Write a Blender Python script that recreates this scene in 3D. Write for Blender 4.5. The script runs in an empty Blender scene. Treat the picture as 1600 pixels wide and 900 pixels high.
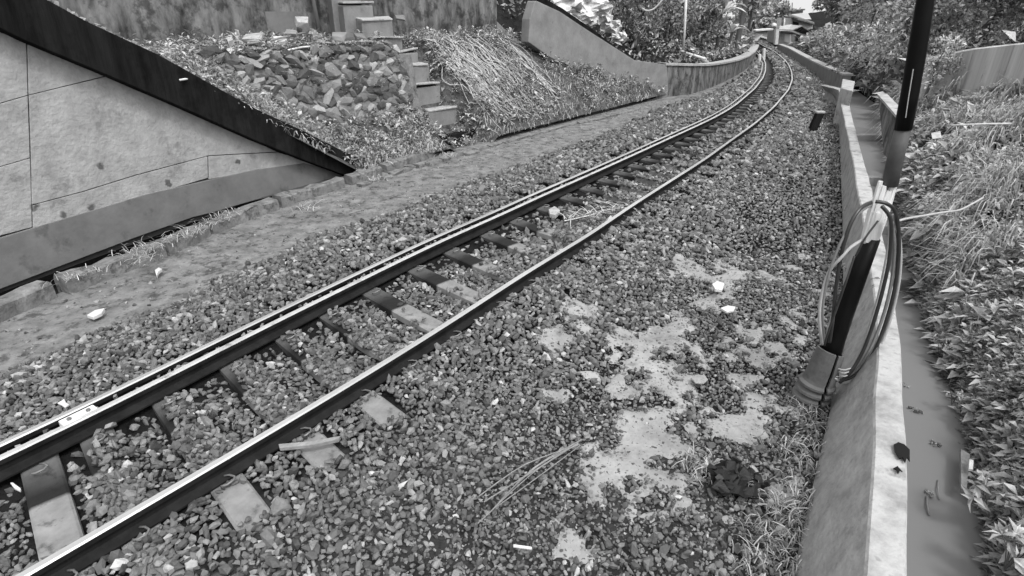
import bpy, math, random
import numpy as np
random.seed(7); rng = np.random.default_rng(7)
S = bpy.context.scene
C = S.collection
# ------------------------------------------------------------------ camera
FOC, PITCH, CZ = 900.0, math.atan(430 / 900), 2.25
cd = bpy.data.cameras.new('camera'); cam = bpy.data.objects.new('camera', cd); C.objects.link(cam)
cd.lens = 36 * FOC / 1600; cd.sensor_width = 36; cd.clip_start = 0.05; cd.clip_end = 2000
cam.location = (0, 0, CZ); cam.rotation_euler = (math.pi / 2 - PITCH, 0, 0)
S.camera = cam
# ------------------------------------------------------------------ sky, sun, exposure
W_ = bpy.data.worlds.new('World'); S.world = W_; W_.use_nodes = True
wn = W_.node_tree; wn.nodes.clear()
sky = wn.nodes.new('ShaderNodeTexSky'); sky.sky_type = 'NISHITA'; sky.sun_disc = False
SUN_EL, SUN_AZ = math.radians(58), math.radians(152)     # azimuth measured from +Y towards +X
sky.sun_elevation = SUN_EL; sky.sun_rotation = SUN_AZ
sky.air_density = 1.0; sky.dust_density = 9.0
bw = wn.nodes.new('ShaderNodeRGBToBW'); bg = wn.nodes.new('ShaderNodeBackground'); wo = wn.nodes.new('ShaderNodeOutputWorld')
veil = wn.nodes.new('ShaderNodeMath'); veil.operation = 'ADD'; veil.inputs[1].default_value = 7.6     # even white cloud cover over the whole sky
wn.links.new(sky.outputs[0], bw.inputs[0]); wn.links.new(bw.outputs[0], veil.inputs[0]); wn.links.new(veil.outputs[0], bg.inputs[0]); wn.links.new(bg.outputs[0], wo.inputs[0])
bg.inputs[1].default_value = 0.12
sd = bpy.data.lights.new('sun', 'SUN'); sun = bpy.data.objects.new('sun', sd); C.objects.link(sun)
sd.energy = 1.7; sd.angle = math.radians(10); sd.color = (1, 1, 1)
sun.rotation_euler = (math.pi / 2 - SUN_EL, 0, math.pi - SUN_AZ)
S.view_settings.view_transform = 'Standard'; S.view_settings.look = 'None'
S.view_settings.exposure = -0.1; S.view_settings.gamma = 1.0
S.cycles.max_bounces = 5; S.cycles.diffuse_bounces = 3

# ------------------------------------------------------------------ surveying helpers (photo measurement -> place on a known level)
cP, sP = math.cos(PITCH), math.sin(PITCH)
def ray(px, py):
    x = (px - 800) / FOC; y = (py - 450) / FOC
    return np.array([x, cP - y * sP, -sP - y * cP])
O_ = np.array([0, 0, CZ])
def P(px, py, z=-.15):
    r = ray(px, py); return O_ + r * ((z - CZ) / r[2])
def D(px, py, Y):
    r = ray(px, py); return O_ + r * (Y / r[1])
def VP(px, py, A, B):
    r = ray(px, py); n = np.array([B[1] - A[1], -(B[0] - A[0]), 0.])
    return O_ + r * ((n @ (np.asarray(A) - O_)) / (n @ r))
def proj(p):
    p = np.asarray(p, float); X = p[..., 0]; Y = p[..., 1]; Z = p[..., 2] - CZ
    d = Y * cP - Z * sP; u = Z * cP + Y * sP
    d = np.where(np.abs(d) < 1e-4, 1e-4, d)
    return 800 + FOC * X / d, 450 - FOC * u / d, d
def inview(p, m=260):
    x, y, d = proj(p)
    return (d > .15) & (x > -m) & (x < 1600 + m) & (y > -m) & (y < 900 + m)

# ------------------------------------------------------------------ materials (all neutral: the place is recorded in black and white)
def mk(name, lo, hi=None, scale=6, rough=.9, bump=0., bscale=None, attr=None, metal=0., spec=.3, dirt=None, streak=False, contrast=.25, pit_shade=0., coat=0.):
    m = bpy.data.materials.new(name); m.use_nodes = True
    nt = m.node_tree; b = nt.nodes['Principled BSDF']; L = nt.links
    b.inputs['Roughness'].default_value = rough; b.inputs['Metallic'].default_value = metal
    b.inputs['Specular IOR Level'].default_value = spec
    if coat: b.inputs['Coat Weight'].default_value = coat
    hi = lo if hi is None else hi
    tc = nt.nodes.new('ShaderNodeTexCoord'); src = tc.outputs['Object']
    if streak:
        mp = nt.nodes.new('ShaderNodeMapping'); mp.inputs['Scale'].default_value = streak if isinstance(streak, tuple) else (1, 1, .12)
        L.new(src, mp.inputs[0]); src2 = mp.outputs[0]
    else: src2 = src
    n = nt.nodes.new('ShaderNodeTexNoise'); n.inputs['Scale'].default_value = scale; n.inputs['Detail'].default_value = 9; n.inputs['Roughness'].default_value = .65
    L.new(src2, n.inputs['Vector'])
    r = nt.nodes.new('ShaderNodeMapRange'); r.inputs['From Min'].default_value = .5 - contrast; r.inputs['From Max'].default_value = .5 + contrast
    r.inputs['To Min'].default_value = lo; r.inputs['To Max'].default_value = hi
    L.new(n.outputs[0], r.inputs[0]); val = r.outputs[0]
    def mult(v, w):
        mm = nt.nodes.new('ShaderNodeMath'); mm.operation = 'MULTIPLY'; L.new(v, mm.inputs[0])
        if isinstance(w, (int, float)): mm.inputs[1].default_value = w
        else: L.new(w, mm.inputs[1])
        return mm.outputs[0]
    if attr:
        a = nt.nodes.new('ShaderNodeAttribute'); a.attribute_name = attr; val = mult(val, a.outputs['Fac'])
    if dirt:
        d_scale, d_amt, d_thr = dirt
        n2 = nt.nodes.new('ShaderNodeTexNoise'); n2.inputs['Scale'].default_value = d_scale; n2.inputs['Detail'].default_value = 8; n2.inputs['Roughness'].default_value = .7
        L.new(src, n2.inputs['Vector'])
        r2 = nt.nodes.new('ShaderNodeMapRange'); r2.inputs['From Min'].default_value = d_thr; r2.inputs['From Max'].default_value = d_thr + .1
        r2.inputs['To Min'].default_value = 1; r2.inputs['To Max'].default_value = 1 - d_amt
        L.new(n2.outputs[0], r2.inputs[0]); val = mult(val, r2.outputs[0])
    if pit_shade:  # dark spots in the colour for the shade inside small holes
        v = nt.nodes.new('ShaderNodeTexVoronoi'); v.inputs['Scale'].default_value = pit_shade; v.inputs['Randomness'].default_value = 1
        n3 = nt.nodes.new('ShaderNodeTexNoise'); n3.inputs['Scale'].default_value = pit_shade * 4
        L.new(src, n3.inputs['Vector'])
        ad = nt.nodes.new('ShaderNodeVectorMath'); ad.operation = 'MULTIPLY_ADD'; ad.inputs[1].default_value = (.12, .12, .12)
        L.new(n3.outputs['Color'], ad.inputs[0]); L.new(src, ad.inputs[2]); L.new(ad.outputs[0], v.inputs['Vector'])
        r3 = nt.nodes.new('ShaderNodeMapRange'); r3.inputs['From Min'].default_value = .07; r3.inputs['From Max'].default_value = .13
        r3.inputs['To Min'].default_value = .3; r3.inputs['To Max'].default_value = 1
        L.new(v.outputs['Distance'], r3.inputs[0]); val = mult(val, r3.outputs[0])
    L.new(val, b.inputs['Base Color'])
    if bump:
        n4 = nt.nodes.new('ShaderNodeTexNoise'); n4.inputs['Scale'].default_value = bscale or scale * 6; n4.inputs['Detail'].default_value = 8
        L.new(src2 if streak else src, n4.inputs['Vector'])
        bp = nt.nodes.new('ShaderNodeBump'); bp.inputs['Strength'].default_value = 1; bp.inputs['Distance'].default_value = bump
        L.new(n4.outputs[0], bp.inputs['Height']); L.new(bp.outputs[0], b.inputs['Normal'])
    return m
M = dict(
    stone=mk('ballast_stone', .7, 1.3, 30, .62, .004, 60, attr='tone', spec=.5),
    soil=mk('earth_path', .075, .19, 5, .95, .02, 30, attr='tone', dirt=(9, .55, .52), contrast=.2, spec=.04),
    bed=mk('ballast_bed', .006, .02, 14, 1., .02, 30, spec=.02),
    mud=mk('dried_mud', .16, .38, 4, .6, .008, 30, dirt=(9, .35, .55)),
    railside=mk('rail_rust', .006, .022, 9, .8, .002, 60, spec=.12),
    railhead=mk('rail_head', .4, .66, 3, .3, 0, metal=.6, spec=.5, streak=(.3, .3, .3)),
    guardhead=mk('guard_rail_head', .35, .6, 8, .45, .001, 50, metal=.3, dirt=(6, .6, .58)),
    steel=mk('steel_clip', .12, .3, 20, .5, 0, metal=.4),
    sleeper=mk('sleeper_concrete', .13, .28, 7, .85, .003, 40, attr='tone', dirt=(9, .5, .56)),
    conc=mk('wall_concrete', .22, .44, 5, .88, .012, 22, dirt=(3.5, .3, .56), pit_shade=2.6, contrast=.3),
    concpale=mk('pale_concrete', .22, .48, 5, .85, .008, 26, dirt=(5, .5, .55), pit_shade=4, contrast=.16),
    wallstreak=mk('streaked_wall', .2, .6, 3, .9, .004, 20, streak=(1.6, 1.6, .08), dirt=(1.5, .3, .6)),
    concgrey=mk('grey_render', .12, .2, 3, .92, .005, 14, dirt=(2.6, .35, .56)),
    concmoss=mk('mossy_concrete', .004, .026, 5, 1., .02, 26, spec=.03, streak=(1, 1, .15), dirt=(3, .3, .5)),
    concdark=mk('old_dark_concrete', .03, .22, 3.5, .95, .02, 14, streak=(1, 1, .4), dirt=(3, .6, .5), contrast=.15),
    concface=mk('weathered_wall_face', .2, .42, 7, .9, .01, 24, dirt=(4, .4, .55)),
    wing=mk('grey_wing_concrete', .15, .26, 3, .92, .006, 22, dirt=(4, .3, .6)),
    curb=mk('broken_curb', .07, .26, 7, .95, .014, 24, dirt=(6, .6, .54)),
    rubble=mk('rubble_stone', .8, 1.25, 9, .9, .01, 26, attr=None),
    joint=mk('dark_joint', .03, .06),
    black=mk('black_plastic', .003, .007, 5, .4, 0, spec=.12),
    drystem=mk('dry_stem', .3, .58, 12, .9),
    bankearth=mk('bank_earth', .006, .03, 5, 1., .04, 14, spec=.03),
    greypipe=mk('grey_pipe', .05, .1, 8, .6, .002, 40, dirt=(6, .3, .6)),
    wood=mk('splintered_wood', .5, .78, 16, .85, .004, 60, streak=(1, 1, .1), dirt=(8, .6, .62)),
    oldwood=mk('weathered_wood', .14, .3, 12, .9, .004, 50),
    cable=mk('cable_sheath', .018, .04, 10, .35, 0, spec=.5),
    cablemid=mk('grey_cable', .14, .22, 10, .4),
    cablepale=mk('pale_cable', .3, .45, 10, .5),
    clay=mk('sleeve_rubber', .06, .15, 6, .8, .003, 40, dirt=(5, .4, .56)),
    leaf=mk('leaf', .8, 1.2, 9, .5, 0, attr='tone', spec=.5),
    bark=mk('bark', .05, .14, 8, .95, .015, 30, streak=(1, 1, .2)),
    hill=mk('bank_soil', .025, .13, 4, .97, .04, 14, dirt=(6, .6, .5)),
    white=mk('white_plastic', .45, .68, 5, .5, .004, 20),
    whitepaint=mk('white_paint', .5, .75, 6, .7),
    roof=mk('metal_roof', .3, .5, 4, .6, streak=(6, .4, .4)),
    housewall=mk('house_wall', .2, .34, 5, .9, dirt=(4, .3, .6)),
    darkopen=mk('dark_opening', .01, .02),
    glass=mk('window_glass', .45, .55, 3, .2, spec=.6),
    ground=mk('far_ground', .05, .12, 1, .95),
)
for m_ in (M['leaf'],):
    nt = m_.node_tree; b = nt.nodes['Principled BSDF']; out = nt.nodes['Material Output']
    tr = nt.nodes.new('ShaderNodeBsdfTranslucent'); mix = nt.nodes.new('ShaderNodeMixShader'); mix.inputs[0].default_value = .25
    nt.links.new(b.inputs['Base Color'].links[0].from_socket, tr.inputs[0])
    nt.links.new(b.outputs[0], mix.inputs[1]); nt.links.new(tr.outputs[0], mix.inputs[2]); nt.links.new(mix.outputs[0], out.inputs[0])
# murky water
wm = bpy.data.materials.new('ditch_water'); wm.use_nodes = True
b = wm.node_tree.nodes['Principled BSDF']; b.inputs['Base Color'].default_value = (.17, .17, .17, 1); b.inputs['Roughness'].default_value = .7
b.inputs['Specular IOR Level'].default_value = .08
n_ = wm.node_tree.nodes.new('ShaderNodeTexNoise'); n_.inputs['Scale'].default_value = 5; n_.inputs['Detail'].default_value = 3
bp = wm.node_tree.nodes.new('ShaderNodeBump'); bp.inputs['Distance'].default_value = .001
wm.node_tree.links.new(n_.outputs[0], bp.inputs['Height']); wm.node_tree.links.new(bp.outputs[0], b.inputs['Normal'])
M['water'] = wm

# ------------------------------------------------------------------ mesh building
class MB:
    def __init__(s): s.v = []; s.f = []; s.m = []
    def add(s, vs, fs, mi=0):
        o = len(s.v); s.v += [tuple(map(float, v)) for v in vs]
        s.f += [tuple(i + o for i in f) for f in fs]; s.m += [mi] * len(fs); return s
    def quad(s, a, b, c, d, mi=0): return s.add([a, b, c, d], [(0, 1, 2, 3)], mi)
    def box(s, c, h, R=None, mi=0, jit=0):
        c = np.asarray(c, float); vs = []
        for x in (-1, 1):
            for y in (-1, 1):
                for z in (-1, 1):
                    v = np.array([x * h[0], y * h[1], z * h[2]]) + (rng.normal(0, jit, 3) if jit else 0)
                    vs.append(c + (R @ v if R is not None else v))
        return s.add(vs, [(0, 1, 3, 2), (4, 6, 7, 5), (0, 4, 5, 1), (2, 3, 7, 6), (0, 2, 6, 4), (1, 5, 7, 3)], mi)
    def prism(s, poly, off, mi=0):
        """poly: list of 3D points; off: vector"""
        n = len(poly); a = [np.asarray(p, float) for p in poly]; off = np.asarray(off, float)
        return s.add(a + [p + off for p in a], [tuple(range(n)), tuple(range(2 * n - 1, n - 1, -1))] + [(i, i + n, (i + 1) % n + n, (i + 1) % n) for i in range(n)], mi)
    def tube(s, pts, r, n=8, mi=0, cap=True):
        pts = [np.asarray(p, float) for p in pts]; rr = r if hasattr(r, '__len__') else [r] * len(pts)
        rings = []; up = np.array([0.13, .21, 1.])
        for i, p in enumerate(pts):
            t = pts[min(i + 1, len(pts) - 1)] - pts[max(i - 1, 0)]; t = t / (np.linalg.norm(t) + 1e-9)
            if i == 0:
                a = np.cross(t, up if abs(t[2]) < .9 else np.array([1., .1, 0])); a /= np.linalg.norm(a)
            else:
                a = a - t * (a @ t); a /= np.linalg.norm(a) + 1e-9
            bb = np.cross(t, a)
            rings.append([p + rr[i] * (math.cos(q) * a + math.sin(q) * bb) for q in [2 * math.pi * k / n for k in range(n)]])
        vs = [v for g in rings for v in g]; fs = []
        for i in range(len(pts) - 1):
            for k in range(n):
                fs.append((i * n + k, i * n + (k + 1) % n, (i + 1) * n + (k + 1) % n, (i + 1) * n + k))
        if cap: fs += [tuple(range(n - 1, -1, -1)), tuple((len(pts) - 1) * n + k for k in range(n))]
        return s.add(vs, fs, mi)
    def build(s, name, mats, parent=None, smooth=False, bevel=0, kind=None, label=None):
        base = np.array(parent.location) if parent is not None and not parent.get('_child') else (np.array(parent['_base']) if parent is not None else np.zeros(3))
        me = bpy.data.meshes.new(name); me.from_pydata([tuple(np.array(v) - base) for v in s.v], [], s.f)
        for m in (mats if isinstance(mats, (list, tuple)) else [mats]): me.materials.append(m)
        me.polygons.foreach_set('material_index', s.m)
        if smooth: me.polygons.foreach_set('use_smooth', [True] * len(s.f))
        me.update()
        o = bpy.data.objects.new(name, me); C.objects.link(o)
        if parent is not None: o.parent = parent
        if bevel:
            bm = o.modifiers.new('bevel', 'BEVEL'); bm.width = bevel; bm.segments = 2; bm.limit_method = 'ANGLE'
        if kind: o['kind'] = kind
        if label: o['label'] = label
        return o
def thing(name, label, cat, loc, group=None):
    o = bpy.data.objects.new(name, None); C.objects.link(o); o.location = tuple(map(float, loc))
    o['label'] = label; o['category'] = cat; o.empty_display_size = .1
    if group: o['group'] = group
    return o
def tag(o, label, cat, group=None):
    o['label'] = label; o['category'] = cat
    if group: o['group'] = group
    return o
def npmesh(name, V, F, mat, tone=None, smooth=False, kind=None, parent=None):
    """V (n,3), F (m,k) numpy; tone per vertex"""
    V = np.asarray(V, np.float32)
    if parent is not None: V = V - np.array(parent.location, np.float32)
    me = bpy.data.meshes.new(name); me.vertices.add(len(V)); me.vertices.foreach_set('co', V.ravel())
    m, k = F.shape; me.loops.add(m * k); me.loops.foreach_set('vertex_index', F.astype(np.int32).ravel())
    me.polygons.add(m); me.polygons.foreach_set('loop_start', np.arange(0, m * k, k, dtype=np.int32))
    me.polygons.foreach_set('loop_total', np.full(m, k, np.int32))
    me.polygons.foreach_set('use_smooth', np.full(m, bool(smooth)))
    if tone is not None:
        a = me.attributes.new('tone', 'FLOAT', 'POINT'); a.data.foreach_set('value', np.asarray(tone, np.float32))
    me.materials.append(mat); me.update(); me.validate()
    o = bpy.data.objects.new(name, me); C.objects.link(o)
    if kind: o['kind'] = kind
    if parent is not None: o.parent = parent
    return o
def setbase(o, base):
    """re-origin a mesh object at base"""
    base = np.asarray(base, float); me = o.data; n = len(me.vertices); a = np.empty(n * 3); me.vertices.foreach_get('co', a)
    a = a.reshape(-1, 3) - base; me.vertices.foreach_set('co', a.ravel()); o.location = tuple(base); me.update(); return o

# value noise
def vnoise(x, y, seed=0):
    xi = np.floor(x).astype(int); yi = np.floor(y).astype(int); fx = x - xi; fy = y - yi
    fx = fx * fx * (3 - 2 * fx); fy = fy * fy * (3 - 2 * fy)
    def h(a, b):
        n = (a * 374761393 + b * 668265263 + seed * 974711) & 0x7fffffff
        n = ((n ^ (n >> 13)) * 1274126177) & 0x7fffffff
        return ((n ^ (n >> 16)) & 0xffff) / 65535.
    return (h(xi, yi) * (1 - fx) + h(xi + 1, yi) * fx) * (1 - fy) + (h(xi, yi + 1) * (1 - fx) + h(xi + 1, yi + 1) * fx) * fy
def fbm(x, y, seed=0): return sum(vnoise(x * 2 ** k, y * 2 ** k, seed + k) / 2 ** (k + 1) for k in range(4))
def inpoly(x, y, poly):
    poly = np.asarray(poly); c = np.zeros(len(x), bool); j = len(poly) - 1
    for i in range(len(poly)):
        xi, yi = poly[i, 0], poly[i, 1]; xj, yj = poly[j, 0], poly[j, 1]
        c ^= ((yi > y) != (yj > y)) & (x < (xj - xi) * (y - yi) / (yj - yi + 1e-12) + xi); j = i
    return c

# ------------------------------------------------------------------ alignment of the track
RH = .112      # rail head level above sleepers
Lpx = [(0, 698), (160, 617), (360, 519), (550, 429), (730, 347), (910, 270), (1000, 230), (1080, 195), (1120, 176), (1160, 154), (1200, 129), (1216, 114)]
Rpx = [(30, 900), (233, 783), (300, 744.5), (355, 713), (411, 678), (500, 627), (678, 518), (740, 478), (831, 418), (920, 367), (967, 333), (1033, 291), (1100, 249), (1140, 220), (1180, 192), (1210, 166), (1232, 140), (1238, 124), (1237, 112), (1232, 100), (1224, 91), (1210, 80), (1196, 73), (1180, 64), (1165, 57)]
def smooth_line(pts, step=.12, it=30):
    p = np.array([q[:2] for q in pts]); d = np.r_[0, np.cumsum(np.hypot(*np.diff(p, axis=0).T))]
    t = np.arange(0, d[-1], step); q = np.stack([np.interp(t, d, p[:, 0]), np.interp(t, d, p[:, 1])], 1)
    for _ in range(it):
        q[1:-1] = (q[:-2] + 2 * q[1:-1] + q[2:]) / 4
    return q
Rw = smooth_line([P(x, y, RH) for x, y in Rpx]); Lw = smooth_line([P(x, y, RH) for x, y in Lpx])
def extend(q, a, b):
    d0 = q[0] - q[8]; d0 /= np.linalg.norm(d0); d1 = q[-1] - q[-9]; d1 /= np.linalg.norm(d1)
    A = [q[0] + d0 * a * (1 - k / 20) for k in range(20)]; B = [q[-1] + d1 * b * (k + 1) / 20 for k in range(20)]
    return np.vstack([A, q, B])
def normals(q):
    t = np.gradient(q, axis=0); t /= np.linalg.norm(t, axis=1)[:, None]; return np.stack([t[:, 1], -t[:, 0]], 1)   # points to the right
Rw = extend(Rw, 3.2, 30)
# left rail: measured where it is measured, then at constant gauge
nR = normals(Rw)
gl = []
for p, n in zip(Rw, nR):
    d = Lw - p; along = np.abs(d @ np.array([n[1], -n[0]])) ; i = along.argmin()
    gl.append(-(d[i] @ n) if along[i] < .15 and p[1] < 14 else np.nan)
gl = np.array(gl); ok = ~np.isnan(gl)
gl = np.interp(np.arange(len(gl)), np.where(ok)[0], gl[ok])
i14 = np.where(ok)[0][-1]; gl[i14:] = gl[i14] + (1.12 - gl[i14]) * np.clip(np.arange(len(gl) - i14) / 60, 0, 1)
for _ in range(60): gl[1:-1] = (gl[:-2] + 2 * gl[1:-1] + gl[2:]) / 4
Lw = Rw - nR * gl[:, None]
Cw = (Rw + Lw) / 2; Cn = normals(Cw)
Cs = np.r_[0, np.cumsum(np.hypot(*np.diff(Cw, axis=0).T))]
HG = gl / 2
def centre(s):
    x = np.interp(s, Cs, Cw[:, 0]); y = np.interp(s, Cs, Cw[:, 1]); nx = np.interp(s, Cs, Cn[:, 0]); ny = np.interp(s, Cs, Cn[:, 1]); g = np.interp(s, Cs, HG)
    l = np.hypot(nx, ny); return x, y, nx / l, ny / l, g
def to_so(x, y):
    """world -> (s, offset, halfgauge) relative to the track"""
    x = np.atleast_1d(x).astype(float); y = np.atleast_1d(y).astype(float); out_s = np.empty(len(x)); out_o = np.empty(len(x)); hg = np.empty(len(x))
    sub = Cw[::2]; ss = Cs[::2]; nn = Cn[::2]; gg = HG[::2]
    for a in range(0, len(x), 4000):
        dx = x[a:a + 4000, None] - sub[None, :, 0]; dy = y[a:a + 4000, None] - sub[None, :, 1]
        i = (dx * dx + dy * dy).argmin(1); r = np.arange(len(i))
        out_s[a:a + 4000] = ss[i] + (dx[r, i] * -nn[i, 1] + dy[r, i] * nn[i, 0]); out_o[a:a + 4000] = dx[r, i] * nn[i, 0] + dy[r, i] * nn[i, 1]; hg[a:a + 4000] = gg[i]
    return out_s, out_o, hg

# ------------------------------------------------------------------ plan lines (function of Y)
def line_of(pts): 
    p = np.array(sorted([(q[1], q[0]) for q in pts])); return lambda y: np.interp(y, p[:, 0], p[:, 1])
Gpx = [(0, 490), (110, 445), (230, 400), (300, 370), (480, 300), (600, 265), (680, 240), (800, 205), (900, 182), (1045, 150), (1100, 138), (1150, 117), (1178, 97), (1186, 85)]
Gp = [P(*q)[:2] for q in Gpx]; Gp = [np.array([-6.2, .5])] + Gp + [np.array([24.2, 66]), np.array([40., 118.])]
Wp = [np.array([-.9, -2.])] + [P(*q)[:2] for q in [(1243, 900), (1275, 750), (1300, 640), (1320, 480), (1318, 330), (1312, 200), (1310, 162), (1300, 140), (1250, 108), (1215, 82)]] + [np.array([28., 66.]), np.array([45., 118.])]
Tp = [np.array([.4, -2.])] + [P(*q, -.55)[:2] for q in [(1545, 900), (1530, 800), (1500, 640), (1470, 560), (1440, 480), (1425, 440), (1400, 350), (1375, 200)]] + [np.array([12.9, 24.]), np.array([16.7, 36.]), np.array([28.8, 66.]), np.array([46., 118.])]
G = line_of(Gp); Wl = line_of(Wp); T = line_of(Tp)
YY = np.r_[np.arange(-2, 12, .14), np.arange(12, 30, .4), np.arange(30, 118, 2.)]
# mud / puddle patches, measured on the ground
mudpx = [[(700, 900), (740, 850), (800, 800), (880, 700), (910, 670), (980, 560), (1010, 530), (1080, 470), (1130, 455), (1190, 480), (1240, 560), (1262, 640), (1200, 680), (1080, 700), (1020, 760), (960, 850), (880, 900)],
         [(335, 700), (350, 640), (420, 620), (430, 660), (390, 710), (340, 730)],
         [(560, 480), (610, 455), (650, 480), (600, 560), (530, 590), (470, 600), (500, 540)]]
mudpoly = [[P(*q)[:2] for q in pl] for pl in mudpx]
def ballast_left(y):  # left limit of the stones
    return np.interp(y, bl[:, 1], bl[:, 0])
bl = np.array([P(*q)[:2] for q in [(-120, 610), (0, 573), (86, 545), (167, 503), (272, 472), (369, 421), (500, 363), (567, 347), (667, 307), (800, 262), (930, 215), (1045, 165), (1110, 147), (1155, 122), (1182, 100), (1190, 86)]])
def zground(x, y):
    s, o, hg = to_so(x, y)
    a = np.abs(o)
    w = np.where(o < 0, np.clip((x - ballast_left(y)) / 1.0, 0, 1), 1 - np.clip((a - hg - .55) / .7, 0, 1))
    w = np.where(a < hg + .45, 1, w); w = w * w * (3 - 2 * w)
    z = -.17 + .15 * w - .05 * np.exp(-(o / .42) ** 4) * w
    z = z + (fbm(x * 1.7, y * 1.7, 3) - .5) * .05 * (1 - w) + (fbm(x * 5, y * 5, 9) - .5) * .015
    return z, s, o, hg, w
def mudmask(x, y):
    m = np.zeros(len(x), bool)
    for pl in mudpoly: m |= inpoly(x, y, pl)
    return m & (fbm(x * 3.3, y * 3.3, 21) > .40)
def strip(name, fn, ys, us, mat, tonef=None, kind='structure', smooth=True):
    Yg, Ug = np.meshgrid(ys, us, indexing='ij'); x, y, z = fn(Yg.ravel(), Ug.ravel())
    n, m = len(ys), len(us); i = np.arange(n - 1)[:, None] * m + np.arange(m - 1)[None, :]
    F = np.stack([i, i + 1, i + m + 1, i + m], -1).reshape(-1, 4)
    return npmesh(name, np.stack([x, y, z], 1), F, mat, None if tonef is None else tonef(x, y), smooth, kind)
def corridor(Yv, U):
    xl = G(Yv) + np.where(Yv < 9, .02, 0); xr = Wl(Yv) + .06; x = xl + (xr - xl) * U; z = zground(x, Yv)[0]; return x, Yv, z
def soil_tone(x, y):
    z, s, o, hg, w = zground(x, y); stone = np.clip(w * 1.6, 0, 1)
    tl = 1.35 - 1.25 * stone  # earth blackened under the stones to deepen the shade in the gaps
    right = (o > hg + .3); tl = np.where(right, .09 + .16 * np.clip((3.4 - y) / .8, 0, 1), tl)
    return tl
strip('ground', corridor, YY, np.linspace(0, 1, 75), M['soil'], soil_tone)
far = MB().quad((-400, -60, -2.2), (400, -60, -2.2), (400, 900, -2.2), (-400, 900, -2.2)).build('terrain', M['ground'], kind='structure')

def mudskin():
    g = .022; x0, x1, y0, y1 = .2, 4.2, 1.6, 6.2; xs = np.arange(x0, x1, g); ys = np.arange(y0, y1, g); X, Y = np.meshgrid(xs, ys, indexing='ij'); x, y = X.ravel(), Y.ravel()
    v = fbm(x * 3.4, y * 3.4, 121) * .68 + fbm(x * 13, y * 13, 122) * .32; ins = np.zeros(len(x), bool)
    for pl in mudpoly[:1]: ins |= inpoly(x, y, pl)
    v = np.where(ins, v, v - .09); z = zground(x, y)[0]; zz = z - .001 + .011 * np.clip((v - .435) * 12, -1.5, 1); ok = (v > .34)
    n, m = len(xs), len(ys); i = (np.arange(n - 1)[:, None] * m + np.arange(m - 1)[None, :]).ravel(); F = np.stack([i, i + m, i + m + 1, i + 1], 1); F = F[ok[F].all(1)]
    F = F[x[F[:, 0]] < Wl(y[F[:, 0]]) - .08]
    npmesh('mud_patch', np.stack([x, y, zz], 1), F, M['mud'], smooth=True, kind='structure'); return xs, ys, (v > .46).reshape(n, m)
mxs, mys, mgrid = mudskin()
def inmud(x, y):
    i = np.clip(((x - mxs[0]) / .022).astype(int), 0, len(mxs) - 1); j = np.clip(((y - mys[0]) / .022).astype(int), 0, len(mys) - 1)
    return mgrid[i, j] & (x > mxs[0]) & (x < mxs[-1]) & (y > mys[0]) & (y < mys[-1])
# ------------------------------------------------------------------ stones of the ballast
import itertools
phi = (1 + 5 ** .5) / 2
ICO = np.array([(-1, phi, 0), (1, phi, 0), (-1, -phi, 0), (1, -phi, 0), (0, -1, phi), (0, 1, phi), (0, -1, -phi), (0, 1, -phi), (phi, 0, -1), (phi, 0, 1), (-phi, 0, -1), (-phi, 0, 1)]) / 1.902
ICF = np.array([(0, 11, 5), (0, 5, 1), (0, 1, 7), (0, 7, 10), (0, 10, 11), (1, 5, 9), (5, 11, 4), (11, 10, 2), (10, 7, 6), (7, 1, 8), (3, 9, 4), (3, 4, 2), (3, 2, 6), (3, 6, 8), (3, 8, 9), (4, 9, 5), (2, 4, 11), (6, 2, 10), (8, 6, 7), (9, 8, 1)])
CUB = np.array([(x, y, z) for x in (-1, 1) for y in (-1, 1) for z in (-1, 1)]) / 1.5
CUF = np.array([(0, 1, 3), (0, 3, 2), (4, 6, 7), (4, 7, 5), (0, 4, 5), (0, 5, 1), (2, 3, 7), (2, 7, 6), (0, 2, 6), (0, 6, 4), (1, 5, 7), (1, 7, 3)])
TPL = [CUB * rng.uniform([.75, .6, .4], [1.45, 1.1, .85]) + rng.uniform(-.3, .3, (8, 3)) for _ in range(40)]
TPR = [ICO * (1 + rng.uniform(-.3, .25, (12, 1))) * rng.uniform([.8, .6, .45], [1.3, 1.0, .85]) for _ in range(10)]
def rotm(n):
    q = rng.normal(size=(n, 4)); q /= np.linalg.norm(q, axis=1)[:, None]; w, x, y, z = q.T
    return np.stack([1 - 2 * (y * y + z * z), 2 * (x * y - z * w), 2 * (x * z + y * w), 2 * (x * y + z * w), 1 - 2 * (x * x + z * z), 2 * (y * z - x * w), 2 * (x * z - y * w), 2 * (y * z + x * w), 1 - 2 * (x * x + y * y)], 1).reshape(-1, 3, 3)
TPS = np.array([ICO * (1 + rng.uniform(-.45, .24, (12, 1))) * rng.uniform([.95, .62, .5], [1.45, 1.0, .85]) + rng.uniform(-.1, .1, (12, 3)) for _ in range(60)])
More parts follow.
